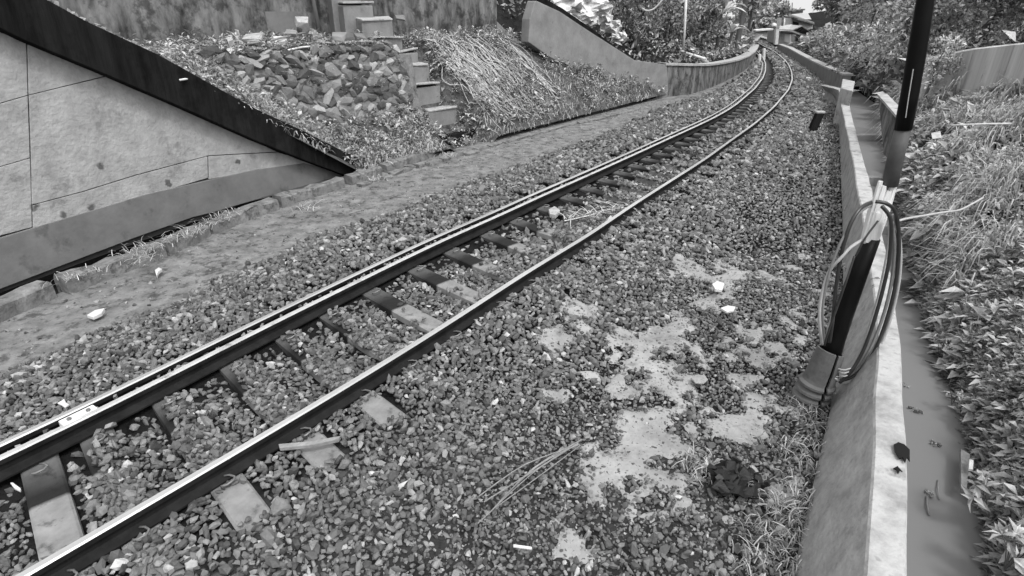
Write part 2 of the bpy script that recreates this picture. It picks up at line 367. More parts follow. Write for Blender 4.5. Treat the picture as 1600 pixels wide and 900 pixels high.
def rocks(pos, size, tone, name, mat, kind='stuff', tilt=None):
    """tilt None: angular chips lying at random; a number: rounder crushed stones bedded roughly flat"""
    n = len(pos)
    if tilt is None: T, FF, R = np.array(TPL), CUF, rotm(n)
    else:
        T, FF = TPS, ICF; az = rng.uniform(0, 2 * math.pi, n); a, b = rng.normal(0, tilt, n), rng.normal(0, tilt, n)
        R = np.zeros((n, 3, 3)); R[:, 0, 0] = np.cos(az); R[:, 0, 1] = -np.sin(az); R[:, 1, 0] = np.sin(az); R[:, 1, 1] = np.cos(az); R[:, 2, 2] = 1; R[:, 2, 0] = a; R[:, 2, 1] = b; R[:, 0, 2] = -a * np.cos(az) + b * np.sin(az); R[:, 1, 2] = -a * np.sin(az) - b * np.cos(az)
    k = T.shape[1]; V = np.einsum('nij,nkj->nki', R, T[rng.integers(0, len(T), n)]) * size[:, None, None] + pos[:, None, :]
    F = (FF[None] + (np.arange(n) * k)[:, None, None]).reshape(-1, 3)
    return npmesh(name, V.reshape(-1, 3), F, mat, np.repeat(tone, k), kind=kind)
# sleepers first: where they lie decides where stones are missing
SLpx = [(75, 724), (124, 680), (231, 620), (342, 569), (427, 524), (513, 481), (592, 444), (658, 410), (716, 384), (766, 358), (810, 338), (851, 318), (887, 302)]
ss_ = np.array([to_so(*[[v] for v in P(x, y, 0)[:2]])[0][0] for x, y in SLpx])
kk = np.arange(1, 13); a_, b_ = np.polyfit(kk[4:], ss_[5:], 1)
s_sl = [ss_[0] - .84, ss_[0] - .37, ss_[0] + .10, ss_[1] + .19, ss_[2] + .19, ss_[3] + .19, ss_[4] + .19, ss_[5] + .08] + list(ss_[6:])
while s_sl[-1] < 46: s_sl.append(s_sl[-1] + .55)
s_sl = np.array(s_sl) + 0.0      # right-hand (far) edge of each sleeper
SW = .175
SKEW = math.radians(-12)      # the sleepers lie a little askew to the rails
SFR = []
for q in s_sl:
    q2 = q - SW / 2 + math.tan(SKEW) * float(centre(q)[4]); cx_, cy_, nx_, ny_, g_ = [float(v) for v in centre(q2)]; SFR.append((cx_, cy_, math.atan2(ny_, nx_) + SKEW, g_))
def on_sleeper(x, y):
    j = np.full(len(x), -1); u = np.zeros(len(x)); vv = np.full(len(x), 9.)
    for k, (a, b, th, g_) in enumerate(SFR):
        dx, dy = x - a, y - b; uu = dx * math.cos(th) + dy * math.sin(th); v = -dx * math.sin(th) + dy * math.cos(th)
        m = (np.abs(v) < SW / 2 + .02) & (np.abs(uu) < g_ + .44); j[m] = k; u[m] = uu[m]; vv[m] = v[m]
    return j, u, vv
def stone_field():
    pos = []; sz = []; tn = []
    for (y0, y1, size) in ((-.6, 3.4, .0188), (3.4, 5.5, .021), (5.5, 9, .026), (9, 15, .035), (15, 26, .05), (26, 60, .07)):
        xa = min(ballast_left(y0), ballast_left(y1)) - .3; xb = Wl(y1) + .1
        cell = size * 1.7; gx, gy_ = np.meshgrid(np.arange(xa, xb, cell), np.arange(y0, y1, cell)); n = gx.size
        gx = gx + (np.arange(gx.shape[0]) % 2)[:, None] * cell * .5; x = gx.ravel() + rng.uniform(-.34, .34, n) * cell; y = gy_.ravel() + rng.uniform(-.34, .34, n) * cell
        z, s, o, hg, w = zground(x, y)
        ed = x - ballast_left(y) + (fbm(x * 2, y * 2, 5) - .5) * .35
        keep = (ed > 0) & (x < Wl(y) - .03) & (to_view(x, y))
        mud = inmud(x, y) & (o > hg + .35)
        rightside = o > hg + 1.15 + (fbm(x * .8, y * .8, 44) - .5) * .8
        dens_k = np.where(rightside, np.where(y < 4.2, .8, .9), 1.)
        dens_k = np.where(mud, .5, dens_k)
        dens_k = np.where((y < 2.9) & (o > hg + 1.5), .75, dens_k)
        keep &= rng.random(n) < dens_k
        # sleepers left bare
        j, o2, vv = on_sleeper(x, y); on = j >= 0; oo = o; o = np.where(on, o2, o)
        strip_only = (j < 8) & (o > -hg + .05) & (o < -hg + .62) & (vv < -SW / 2 + .03)
        openmid = (j >= 8) & (o > -hg) & (o < np.where(j <= 9, hg - .1, np.where(j <= 12, .2, -.05))) & (rng.random(n) < np.where(o < -.05, 1., .93))
        open0 = (j == 2) & (np.abs(o) < hg - .12)
        ends = (o > hg + .13) & (o < hg + .40) & (np.isin(j, [4, 5, 6]) | ((j > 24) & (rng.random(n) < .8)))
        keep &= ~(on & (strip_only | openmid | open0 | ends))
        o = oo
        z = np.where(on, z, z + (.045 + .03 * np.clip((y - 5) / 3, 0, 1)) * np.clip((y - .8) / 2.4, .3, 1) * np.exp(-((o - hg - .22) / .2) ** 2) + .045 * np.exp(-((o + hg + .2) / .2) ** 2) + .035 * np.clip((y - 3.) / 2, 0, 1) * np.exp(-((o + hg + .24) / .18) ** 2))
        # clear of the rails
        keep &= ~((np.abs(np.abs(o) - hg) < .075) | ((o > -hg + .06) & (o < -hg + .2)))
        wall_ = (o > -hg + .2) & (o < -hg + .34)
        keep &= ~(wall_ & (rng.random(n) < np.where(y < 5, .45, .8)))
        z = np.where(on & (np.abs(o) < hg + .4), np.maximum(z, .0), np.where(np.abs(o) < hg - .03, z - size * np.interp(y, [6, 11], [.3, 1.3]), z))
        x, y, z, mud, rs = x[keep], y[keep], z[keep], mud[keep], rightside[keep]; m = len(x)
        sc = size * np.exp(rng.normal(0, .22, m)); sc = np.clip(sc, size * .5, size * 1.75); sc = np.where(rs, sc * .8, sc); sc = np.where(mud, sc * .7, sc)
        pos.append(np.stack([x, y, z + sc * rng.uniform(.1, 1.0, m) * np.interp(y, [20, 30], [1, .4]) * np.where(mud, .5, 1)], 1)); sz.append(sc)
        t = .108 * np.exp(rng.normal(0, .5, m)); t = np.where(rng.random(m) < .005, .4, t); tn.append(np.clip(t, .02, .45))
    return np.vstack(pos), np.concatenate(sz), np.concatenate(tn)
def to_view(x, y): return inview(np.stack([x, y, np.zeros(len(x))], 1), 200)
p_, s_, t_ = stone_field()
rocks(p_, s_, t_, 'ballast', M['stone'], tilt=.45)
print('stones', len(p_))
n = 26000; y = rng.uniform(1.2, 6, n); x = Wl(y) - rng.uniform(.0, 2.6, n); z, s__, o__, h__, w__ = zground(x, y); k = (o__ > h__ + .5) & to_view(x, y)
x, y, z = x[k], y[k], z[k]; rocks(np.stack([x, y, z + .002], 1), rng.uniform(.004, .012, len(x)), np.clip(.13 * np.exp(rng.normal(0, .45, len(x))), .03, .3), 'grit', M['stone'])
# sparse pebbles on the earth path at the left
n = 900; y = rng.uniform(1, 18, n); x = G(y) + .15 + rng.random(n) * np.maximum(ballast_left(y) - G(y) - .1, .05)
z = zground(x, y)[0]; rocks(np.stack([x, y, z + .004], 1), rng.uniform(.005, .02, n), rng.uniform(.04, .3, n), 'pebbles', M['stone'])

# ------------------------------------------------------------------ rails
def rail_profile():
    h = RH
    pts = [(-.052, 0), (-.052, .010), (-.018, .024), (-.009, .034), (-.009, h - .045), (-.024, h - .034), (-.024, h - .007), (-.016, h), (.016, h), (.024, h - .007), (.024, h - .034), (.009, h - .045), (.009, .034), (.018, .024), (.052, .010), (.052, 0)]
    return pts
def sweep(q, prof, s0, s1, nrm, zoff=0, lat=0, headmat=(6, 9), step=2):
    mb = MB(); k = len(prof); idx = [i for i in range(0, len(q), step)]
    vs = []
    for i in idx:
        for (a, z) in prof: vs.append((q[i, 0] + nrm[i, 0] * (a + lat), q[i, 1] + nrm[i, 1] * (a + lat), z + zoff))
    n = len(idx); fs = []; ms = []
    for i in range(n - 1):
        for j in range(k):
            fs.append((i * k + j, i * k + (j + 1) % k, (i + 1) * k + (j + 1) % k, (i + 1) * k + j)); ms.append(1 if headmat[0] <= j <= headmat[1] - 1 else 0)
    fs.append(tuple(range(k))); ms.append(0)
    mb.add(vs, fs); mb.m = ms; return mb
mask = Cs < 95
pr = rail_profile()
nl = Cn[mask]
def mkrail(q, name, label, mats, lat=0, zoff=0):
    o = sweep(q[mask], pr, 0, 0, nl, zoff, lat).build(name, mats); setbase(o, (q[20, 0], q[20, 1], 0)); return tag(o, label, 'rail')
mkrail(Rw, 'running_rail', 'worn steel rail with a bright head, the one on the ditch side of the track', [M['railside'], M['railhead']])
mkrail(Lw, 'running_rail', 'farther running rail with a bright head, lying next to the guard rail', [M['railside'], M['railhead']])
mkrail(Lw, 'guard_rail', 'rusty guard rail with a thin bright edge laid close inside the farther running rail', [M['railside'], M['guardhead']], lat=.135, zoff=.004)
# debris in the flangeway
n = 1500; s = rng.uniform(1.5, 40, n); x, y, nx, ny, g = centre(s); o = -g + rng.uniform(.045, .09, n)
rocks(np.stack([x + nx * o, y + ny * o, .062 + rng.uniform(0, .03, n)], 1), rng.uniform(.008, .02, n), rng.uniform(.03, .3, n), 'flangeway_debris', M['stone'])
# spacer block between running and guard rail
bx_, by_, bnx, bny, bg_ = [float(v) for v in centre(to_so([P(128, 652, RH)[0]], [P(128, 652, RH)[1]])[0][0])]
th_ = math.atan2(bny, bnx); Rz = np.array([[math.cos(th_), -math.sin(th_), 0], [math.sin(th_), math.cos(th_), 0], [0, 0, 1]])
ctr = np.array([bx_, by_, 0]) + Rz @ np.array([-bg_ + .098, 0, RH - .022])
t = thing('spacer_block', 'bright spacer block bolted between the running rail and guard rail at the left', 'rail block', (ctr[0], ctr[1], 0))
MB().box(ctr, (.042, .095, .025), Rz, jit=.003).build('block', M['whitepaint'], t, bevel=.004)
for dy in (-.05, .05): MB().tube([ctr + Rz @ np.array([0, dy, .02]), ctr + Rz @ np.array([0, dy, .038])], .012, 6).build('bolt', M['steel'], t)

# ------------------------------------------------------------------ sleepers
def sleeper_mesh(hg):
    L0, L1 = -hg - .42, hg + .42; zs = lambda a: (-.006 if abs(a) > .3 else -.012)
    xs = np.array([L0, L0 + .03, -hg - .12, -hg + .45, -.03, .0, hg - .18, hg + .12, L1 - .03, L1])
    vs = []; tone = []
    for a in xs:
        e = 0.02 if a in (L0, L1) else 0; tz = zs(a) - e
        vs += [(a, -SW / 2 - .01, -.2), (a, -SW / 2, tz - .008), (a, -SW / 2 + .012, tz), (a, SW / 2 - .012, tz), (a, SW / 2, tz - .008), (a, SW / 2 + .01, -.2)]
        dk = .05 if (-hg - .12 < a < -.02) else 1.0; tone += [dk] * 6  # near-black tone on the guard-rail side, full concrete tone elsewhere
    F = []
    for i in range(len(xs) - 1):
        for j in range(5): F.append((i * 6 + j, (i + 1) * 6 + j, (i + 1) * 6 + j + 1, i * 6 + j + 1))
    me = bpy.data.meshes.new('sleeper_body'); me.from_pydata(vs, [], F + [tuple(range(6)), tuple(range(len(vs) - 1, len(vs) - 7, -1))])
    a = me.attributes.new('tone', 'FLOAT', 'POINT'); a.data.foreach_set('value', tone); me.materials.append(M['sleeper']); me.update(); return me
def clip_mesh():
    mb = MB(); pts = [(.0, -.05, .0), (.03, -.05, .02), (.06, -.02, .035), (.055, .03, .04), (.02, .05, .04), (-.03, .03, .036), (-.055, .0, .03)]
    mb.tube(pts, .0085, 6); me = bpy.data.meshes.new('rail_clip'); me.from_pydata(mb.v, [], mb.f); me.materials.append(M['steel'])
    me.polygons.foreach_set('use_smooth', [True] * len(mb.f)); return me
clipme = clip_mesh(); bodies = {}
sl_px_lab = {2: 'concrete sleeper fully bare between the rails at the bottom left', 8: 'concrete sleeper with a pale bare top, nearest of the bare ones at mid-track', 9: 'concrete sleeper with pale bare top, one step beyond the nearest bare one'}
for j, s in enumerate(s_sl):
    s = s - SW / 2 + math.tan(SKEW) * float(centre(s)[4])
    x, y, nx, ny, g = [float(v) for v in centre(s)]
    key = round(g, 2)
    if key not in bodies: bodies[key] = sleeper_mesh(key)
    lab = sl_px_lab.get(j, 'concrete sleeper mostly buried under dark ballast in the near track' if j < 9 else ('concrete sleeper half bare with dark inner end at mid-track' if j < 26 else 'small distant concrete sleeper where the track bends'))
    ordn = ['first', 'second', 'third', 'fourth', 'fifth', 'sixth', 'seventh', 'eighth', 'ninth', 'tenth', 'eleventh', 'twelfth', 'thirteenth', 'fourteenth', 'fifteenth', 'sixteenth', 'seventeenth', 'eighteenth', 'nineteenth', 'twentieth']
    if j not in sl_px_lab and j < 20:
        lab = (ordn[j - 2] if j > 2 else ('very nearest' if j == 0 else 'next to nearest')) + (' sleeper counted from the bare one at bottom left, nearly buried in ballast' if 2 < j < 8 else ' sleeper counted from the bare one at bottom left, half bare' if j > 2 else ' sleeper, before the bare one at the bottom left corner')
    if 20 <= j < 26: lab = 'narrow bare strip of sleeper before the bend, %s after the twentieth' % ['one', 'two', 'three', 'four', 'five', 'six'][j - 20]
    t = thing('sleeper', lab, 'sleeper', (x, y, 0), 'sleepers nearly buried in ballast' if j < 9 and j != 2 else ('half bare sleepers at mid-track' if j < 26 else 'distant sleepers on the bend'))
    if j in (9, 10, 2): t['group'] = 'sleepers under the rails'
    t.rotation_euler = (0, 0, math.atan2(ny, nx) + SKEW)
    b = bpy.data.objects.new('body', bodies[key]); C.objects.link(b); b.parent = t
    if j < 22:
        for (a, sg) in ((-g - .075, -1), (g - .075, -1), (g + .075, 1), (-g + .26, 1)):
            c = bpy.data.objects.new('rail_clip', clipme); C.objects.link(c); c.parent = t
            c.location = (a, 0, .004); c.scale = (.7 * sg, .7, .7); c.rotation_euler = (0, 0, random.uniform(-.15, .15))
# ------------------------------------------------------------------ right-hand wall along the ditch
def wall_pts(pxs, z): return [P(x, y, z) for x, y in pxs]
tz = .33
tl = [(1352, 900), (1362, 800), (1366, 700), (1368, 640), (1378, 500), (1360, 400), (1349, 350), (1342, 310), (1335, 267), (1325, 214), (1316, 173), (1310, 139)]
tr = [(1425, 900), (1426, 800), (1425, 700), (1420, 640), (1404, 500), (1392, 410), (1377, 350), (1363, 304), (1350, 245), (1335, 195), (1327, 170), (1321, 142)]
A1 = wall_pts(tl, tz); A2 = wall_pts(tr, tz)
def at_y(pts, y):
    p = np.array(sorted([(q[1], q[0]) for q in pts])); return float(np.interp(y, p[:, 0], p[:, 1]))
A1 = [A1[0] - (A1[1] - A1[0]) * 4.5] + A1; A2 = [A2[0] - (A2[1] - A2[0]) * 4.5] + A2
def sm(pts):
    q = np.array(pts); yy = np.linspace(q[0, 1], q[-1, 1], 200); x = np.interp(yy, q[:, 1], q[:, 0])
    for _ in range(260): x[1:-1] = (x[:-2] + 2 * x[1:-1] + x[2:]) / 4
    return [np.array([a, b, tz]) for a, b in zip(x, yy)]
A1 = sm(A1); A2 = sm(A2)
ya = np.r_[np.linspace(.0, 3, 26), np.linspace(3.15, 8, 34), np.linspace(8.3, 18, 24)]
t = thing('ditch_wall', 'low battered concrete wall with a pale flat top running along the ditch', 'wall', (float(Wl(3.)), 3., -.15))
mb = MB(); prev = None; face = MB(); back = MB()
def wl(y):
    a = at_y(A1, y); b_ = max(at_y(A2, y), a + .13 + 0.004 * y); jx = (float(vnoise(np.array([y * 2.3]), np.array([1.]), 4)[0]) - .5) * .018; jy = (float(vnoise(np.array([y * 3.1]), np.array([7.]), 4)[0]) - .5) * .025
    return (float(Wl(y)) - .02, a + jx, b_ + jy)
cols = []
for y in ya:
    w0, a, b2 = wl(y); zt = tz + (float(vnoise(np.array([y * 1.9]), np.array([3.]), 6)[0]) - .5) * .012
    cols.append([(w0, y, -.4), (w0 + .01, y, -.15), ((w0 + a) / 2 + .01, y, (tz - .15) / 2), (a, y, zt - .012), (a + .012, y, zt), (b2 - .012, y, zt), (b2, y, zt - .012), (b2 + .03, y, -.9)])
vs = [v for c in cols for v in c]
fs_face = []; fs_top = []; fs_back = []
for i in range(len(cols) - 1):
    for j in range(7):
        f = (i * 8 + j, i * 8 + j + 1, (i + 1) * 8 + j + 1, (i + 1) * 8 + j)
        (fs_face if j < 3 else fs_top if j < 6 else fs_back).append(f)
MB().add(vs, fs_face).build('battered_face', M['concface'], t, smooth=True)
MB().add(vs, fs_top).build('top', M['concpale'], t)
MB().add(vs, fs_back + [tuple(range(8)), tuple(range(len(vs) - 1, len(vs) - 9, -1))]).build('ditch_side', M['concface'], t)
# end pier at the far end of the wall
pe = [P(x, y, tz) for x, y in ((1309, 160), (1327, 166), (1331, 148), (1312, 143))]
t = thing('wall_pier', 'small raised concrete pier with a dark opening at the far end of the ditch wall', 'pier', (pe[0][0], pe[0][1], -.15))
MB().prism([(p[0], p[1], -.6) for p in pe], (0, 0, 1.26)).build('pier', M['concpale'], t, bevel=.02)
c0 = (pe[1] + pe[2]) / 2
MB().prism([pe[0] + (pe[1] - pe[0]) * .45 + np.array([0, -.03, -.06]), pe[1] + np.array([0, -.03, -.06]), pe[1] + np.array([0, -.03, -.5]), pe[0] + (pe[1] - pe[0]) * .75 + np.array([0, -.03, -.5])], (0, .02, 0)).build('opening', M['darkopen'], t)
# flat black patch for an eroded hole in the wall top, its dark painted
hp = [P(x, y, tz + .012) for x, y in ((1396, 696), (1403, 692), (1413, 696), (1421, 704), (1421, 722), (1417, 716), (1414, 724), (1410, 716), (1405, 718), (1398, 706))]
o = MB().prism(hp, (0, 0, .006)).build('black_patch', M['black']); setbase(o, hp[0]); tag(o, 'ragged black patch painted as an eroded hole in the pale wall top', 'dark patch')
hp = [P(x, y, tz + .012) for x, y in ((1395, 733), (1402, 729), (1410, 738), (1406, 736), (1403, 742), (1400, 735))]
o = MB().prism(hp, (0, 0, .004)).build('black_patch', M['black']); setbase(o, hp[0]); tag(o, 'tiny black patch just below the larger one on the wall top', 'dark patch')

# ------------------------------------------------------------------ ditch
def ditch(Yv, U):
    x0 = np.array([wl(y)[2] if y < 18 else Wl(y) + .2 for y in Yv]) + .01; x1 = T(Yv) + .12; x = x0 + (x1 - x0) * U
    return x, Yv, -.75 + 0 * x
ys_d = np.r_[np.arange(-.2, 18, .4), np.arange(18, 118, 4)]
strip('ditch_bed', ditch, ys_d, np.linspace(0, 1, 4), M['hill'])
steps_y = [5.9, 7.4, 9.4, 12.5]      # little weirs: the water climbs away from the camera
def wz(Yv): return -.55 + .11 * np.searchsorted(np.array(steps_y), Yv)
def water(Yv, U):
    x, y, z = ditch(Yv, U); return x, y, wz(Yv)
strip('water', water, np.unique(np.r_[np.arange(-.2, 18, .2), [a for y in steps_y for a in (y - .004, y + .004)], np.arange(18, 40, 2)]), np.linspace(0, 1, 6), M['water'], smooth=False)
for k, y in enumerate(steps_y):
    x0 = wl(y)[2] + .02; x1 = float(T(y)) + .25; zt = -.55 + .11 * (k + 1) + .02
    o = MB().box(((x0 + x1) / 2, y, zt - .2), ((x1 - x0) / 2, .09, .2), jit=.015).build('weir', M['wing'], bevel=.015)
    setbase(o, ((x0 + x1) / 2, y, -.75)); tag(o, ['low concrete weir across the ditch, nearest of the four', 'second nearest concrete weir across the ditch', 'third concrete weir across the ditch, below the sloping side wall', 'farthest concrete weir across the ditch'][k], 'weir', 'weirs across the ditch')
# sloping side wall in the ditch (culvert wing)
a, b_, c_ = D(1372, 150, 10.6), D(1412, 196, 8.2), D(1400, 250, 7.6)
t = thing('culvert_wing', 'dark sloping wing wall standing in the ditch behind the pole', 'wall', (c_[0], c_[1], -.6))
MB().prism([a, b_, VP(1398, 262, a, b_), VP(1380, 240, a, b_)], (.13, .04, 0)).build('panel', M['concdark'], t, bevel=.01)
MB().prism([a + np.array([-.02, 0, .0]), b_ + np.array([-.02, 0, .0]), b_ + np.array([.17, .04, 0]), a + np.array([.17, .04, 0])], (0, 0, .035)).build('coping', M['concpale'], t)
# floating things
def twig(name, label, cat, pts, r, mat, group=None):
    o = MB().tube(pts, r, 6).build(name, mat, smooth=True); setbase(o, pts[0]); return tag(o, label, cat, group)
wy = -.54
twig('stick', 'thin straight stick floating upright in the picture on the ditch water', 'stick', [P(1466, 750, wy), P(1466, 765, wy + .01), P(1468, 780, wy)], .004, M['oldwood'])
twig('stick', 'slightly bent stick floating left of the straight one', 'stick', [P(1448, 775, wy), P(1449, 790, wy + .01), P(1452, 805, wy)], .005, M['oldwood'])
twig('stick', 'faint long twig on the water near the bottom right plant', 'stick', [P(1515, 868, wy), P(1530, 874, wy), P(1541, 884, wy)], .003, M['oldwood'])
def clump(px, py, z, r, n, name, label, cat, tone=(.05, .3), mat='stone'):
    c = P(px, py, z); ps = c + rng.normal(0, r * .5, (n, 3)) * np.array([1, 1, .3]); ps[:, 2] = z + np.abs(ps[:, 2] - z)
    o = rocks(ps, rng.uniform(r * .15, r * .4, n), rng.uniform(*tone, n), name, M[mat], kind=None); setbase(o, c); return tag(o, label, cat)
clump(1462, 693, wy, .035, 12, 'debris', 'small dark clump of debris floating halfway down the ditch water', 'debris')
clump(1432, 642, wy, .04, 12, 'debris', 'dark floating clump close against the wall in the ditch', 'debris')
clump(1451, 771, wy, .03, 10, 'debris', 'small clump of litter floating between the two floating sticks', 'debris')
clump(1460, 551, wy, .035, 9, 'debris', 'dark clod at the bank edge of the ditch beyond the sticks', 'debris')
clump(1415, 603, wy, .03, 6, 'debris', 'tiny dark lump stuck to the ditch side of the wall', 'debris')
# board and packet at the water's edge
bp_ = [P(x, y, -.47) for x, y in ((1499, 706), (1514, 715), (1508, 772), (1499, 768))]
o = MB().prism(bp_, (0, 0, .03)).build('wooden_board', M['oldwood'], bevel=.004); setbase(o, bp_[0]); tag(o, 'short weathered wooden board lying at the edge of the ditch water', 'board')
pk = [P(x, y, -.40) for x, y in ((1513, 721), (1520, 722), (1519, 737), (1512, 736))]
o = MB().prism(pk, (0, 0, .02)).build('packet', M['white'], bevel=.003); setbase(o, pk[0]); tag(o, 'small white packet lying beside the wooden board at the bank', 'packet')

# ------------------------------------------------------------------ right bank
BD = np.array([0, .12, .35, .8, 1.5, 2.4, 3.6, 5, 8, 14, 26]); BZ = np.array([-.68, -.36, .0, .36, .64, .80, .92, 1.02, 1.6, 3.0, 6.5])
def bank(Yv, U):
    d = np.interp(U, np.linspace(0, 1, len(BD)), BD); y = Yv - d * .12; x = T(Yv) + d
    z = np.interp(d, BD, BZ) + (fbm(x * 1.3, y * 1.3, 31) - .5) * .8 * np.clip(d / 1., 0, 1) + (fbm(x * 4, y * 4, 32) - .5) * .1 * np.clip(d / .3, 0, 1)
    f = np.clip((Yv - 14) / 20, 0, 1); z = z * (1 - .35 * f * np.clip((8 - d) / 8, 0, 1))
    z += wz(Yv) + .55
    return x, y, z
ysb = np.r_[np.arange(-1.5, 14, .16), np.arange(14, 30, .5), np.arange(30, 118, 3)]
strip('bank', bank, ysb, np.linspace(0, 1, 80), M['bankearth'])
# ------------------------------------------------------------------ foliage generators
def leaves(pos, nrm, size, tone, aspect=.42, droop=.5, name='leaves'):
    """folded rhombus leaves; returns V,F,tone"""
    n = len(pos); d = rng.normal(size=(n, 3)); d = d + nrm * .6; d[:, 2] -= droop * .6; d /= np.linalg.norm(d, axis=1)[:, None]
    up = nrm + rng.normal(0, .45, (n, 3)); w = np.cross(d, up); w /= np.linalg.norm(w, axis=1)[:, None] + 1e-9; up = np.cross(w, d)
    s = size[:, None]; a = pos; m1 = pos + d * s * .45 + w * s * aspect * .5 + up * s * .09; m2 = pos + d * s * .45 - w * s * aspect * .5 + up * s * .09; tip = pos + d * s - up * s * .12 * droop * 2; mid = pos + d * s * .5
    V = np.stack([a, m1, tip, m2, mid], 1).reshape(-1, 3); i = (np.arange(n) * 5)[:, None]
    F = np.concatenate([i + np.array([[0, 1, 4]]), i + np.array([[1, 2, 4]]), i + np.array([[4, 2, 3]]), i + np.array([[0, 4, 3]])], 0)
    return V, F, np.repeat(tone, 5)
def blades(pos, length, tone, lean=None, width=.006, arch=.8, up=1.):
    n = len(pos); az = rng.uniform(0, 2 * math.pi, n) if lean is None else lean + rng.normal(0, .6, n)
    h = np.stack([np.cos(az), np.sin(az), np.zeros(n)], 1); side = np.stack([-np.sin(az), np.cos(az), np.zeros(n)], 1)
    L = length[:, None]; tilt = rng.uniform(.1, .9, n)[:, None] * arch; z = np.array([[0, 0, 1.]])
    p0 = pos; p1 = pos + (h * tilt * .45 + z * .5 * up) * L; p2 = pos + (h * tilt * 1.0 + z * (.75 - .35 * tilt) * up) * L; p3 = pos + (h * tilt * 1.5 + z * (.75 - .9 * tilt) * up) * L
    w = (width * np.ones(n))[:, None] if np.isscalar(width) else width[:, None]
    V = np.stack([p0 - side * w, p0 + side * w, p1 - side * w, p1 + side * w, p2 - side * w * .7, p2 + side * w * .7, p3], 1).reshape(-1, 3); i = (np.arange(n) * 7)[:, None]
    F = np.concatenate([i + np.array([f]) for f in ([0, 1, 3], [0, 3, 2], [2, 3, 5], [2, 5, 4], [4, 5, 6])], 0)
    return V, F, np.repeat(tone, 7)
def rosettes(p, size, tone, m=7, h=.06, spread=.5):
    """small plants: leaves radiating from a few stems"""
    n = len(p); az = (np.arange(m)[None] * 2.4 + rng.uniform(0, 6.28, (n, 1))) + rng.normal(0, .3, (n, m)); el = rng.uniform(-.25, 1.1, (n, m)); s_ = (size[:, None] * rng.uniform(.6, 1.2, (n, m)))
    d = np.stack([np.cos(az) * np.cos(el), np.sin(az) * np.cos(el), np.sin(el)], -1).reshape(-1, 3); s_ = s_.ravel()
    base = np.repeat(p, m, 0) + np.stack([0 * s_, 0 * s_, rng.uniform(0, 1, n * m) * h], 1) + d * (s_ * spread)[:, None] * rng.uniform(0, 1, (n * m, 1))
    side = np.cross(d, np.array([0, 0, 1.]) + rng.normal(0, .3, d.shape)); side /= np.linalg.norm(side, axis=1)[:, None] + 1e-9; up = np.cross(side, d); w = .21; S1 = s_[:, None]
    V = np.stack([base, base + d * S1 * .42 + side * S1 * w + up * S1 * .06, base + d * S1 - np.array([0, 0, 1.]) * S1 * .25, base + d * S1 * .42 - side * S1 * w + up * S1 * .06, base + d * S1 * .5 - up * S1 * .03], 1).reshape(-1, 3)
    i = (np.arange(n * m) * 5)[:, None]; F = np.concatenate([i + np.array([f]) for f in ([0, 1, 4], [1, 2, 4], [4, 2, 3], [0, 4, 3])], 0)
    return V, F, np.repeat(np.clip(np.repeat(tone, m) * np.exp(rng.normal(0, .4, n * m)), .012, .6), 5)
def merge(name, parts, mat, kind=None, parent=None, base=None):
    Vs = []; Fs = []; Ts = []; o = 0
    for V, F, t in parts: Vs.append(V); Fs.append(F + o); Ts.append(t); o += len(V)
    ob = npmesh(name, np.vstack(Vs), np.vstack(Fs), mat, np.concatenate(Ts), kind=kind, parent=parent)
    if base is not None: setbase(ob, base)
    return ob
def ltone(n, mu=.2, sg=.55): return np.clip(mu * np.exp(rng.normal(0, sg * 1.35, n)), .012, .6)
def interp_surf(fn, Yv, U):
    x, y, z = fn(Yv, U); return np.stack([x, y, z], 1)
# leafy ground cover on the near bank
def bank_cover(n, y0, y1, u0, u1, size, mu, thr=None, seed=51, lift=.05):
    y = rng.uniform(y0, y1, n); u = rng.uniform(u0, u1, n); p = interp_surf(bank, y, u)
    k = inview(p, 500)
    if thr is not None: k &= fbm(p[:, 0] * 1.6, p[:, 1] * 1.6, seed) > thr
    p = p[k]; m = len(p); cl = fbm(p[:, 0] * 3, p[:, 1] * 3, 77); p[:, 2] += rng.uniform(0, 1, m) ** 1.3 * (lift + .3 * np.clip(cl - .4, 0, 1))
    nr = np.tile(np.array([[-.5, -.15, .85]]), (m, 1)); sz = size * np.exp(rng.normal(0, .35, m))
    k7 = max(1, m // 7); return rosettes(p[:k7 * 1], sz[:k7] * 1.15, ltone(k7, mu, .35) * (.1 + 1.8 * cl[:k7]), h=size * 1.6)
cov = [bank_cover(110000, .3, 4.2, .0, .62, .040, .46), bank_cover(90000, 4.0, 8, .0, .7, .055, .44), bank_cover(48000, 8, 15, .0, .85, .09, .38), bank_cover(9000, 5.5, 17, .0, .12, .09, .36, lift=.25), bank_cover(12000, 14, 40, .02, .9, .24, .26), bank_cover(9000, 9, 24, .55, 1., .16, .22, lift=1.6)]
merge('ground_cover', cov, M['leaf'], kind='stuff')
def bank_grass(n, y0, y1, u0, u1, ln, thr, seed, mu=.28, wid=.005, lean=math.pi):
    y = rng.uniform(y0, y1, n); u = rng.uniform(u0, u1, n); p = interp_surf(bank, y, u); k = inview(p, 150) & (fbm(p[:, 0] * 1.1, p[:, 1] * 1.1, seed) > thr); p = p[k]; m = len(p)
    return blades(p, ln * rng.uniform(.5, 1.2, m), ltone(m, mu, .5), lean=lean, width=wid)
merge('bank_grass', [bank_grass(8000, 4.5, 9, .12, .75, .5, .5, 61, mu=.42, wid=.006), bank_grass(8000, 8, 15, .03, .8, .55, .5, 62, mu=.4, wid=.009), bank_grass(1500, .8, 4.6, .3, .8, .3, .58, 63), bank_grass(4000, 14, 30, .02, .8, .6, .5, 64, wid=.02)], M['leaf'], kind='stuff')
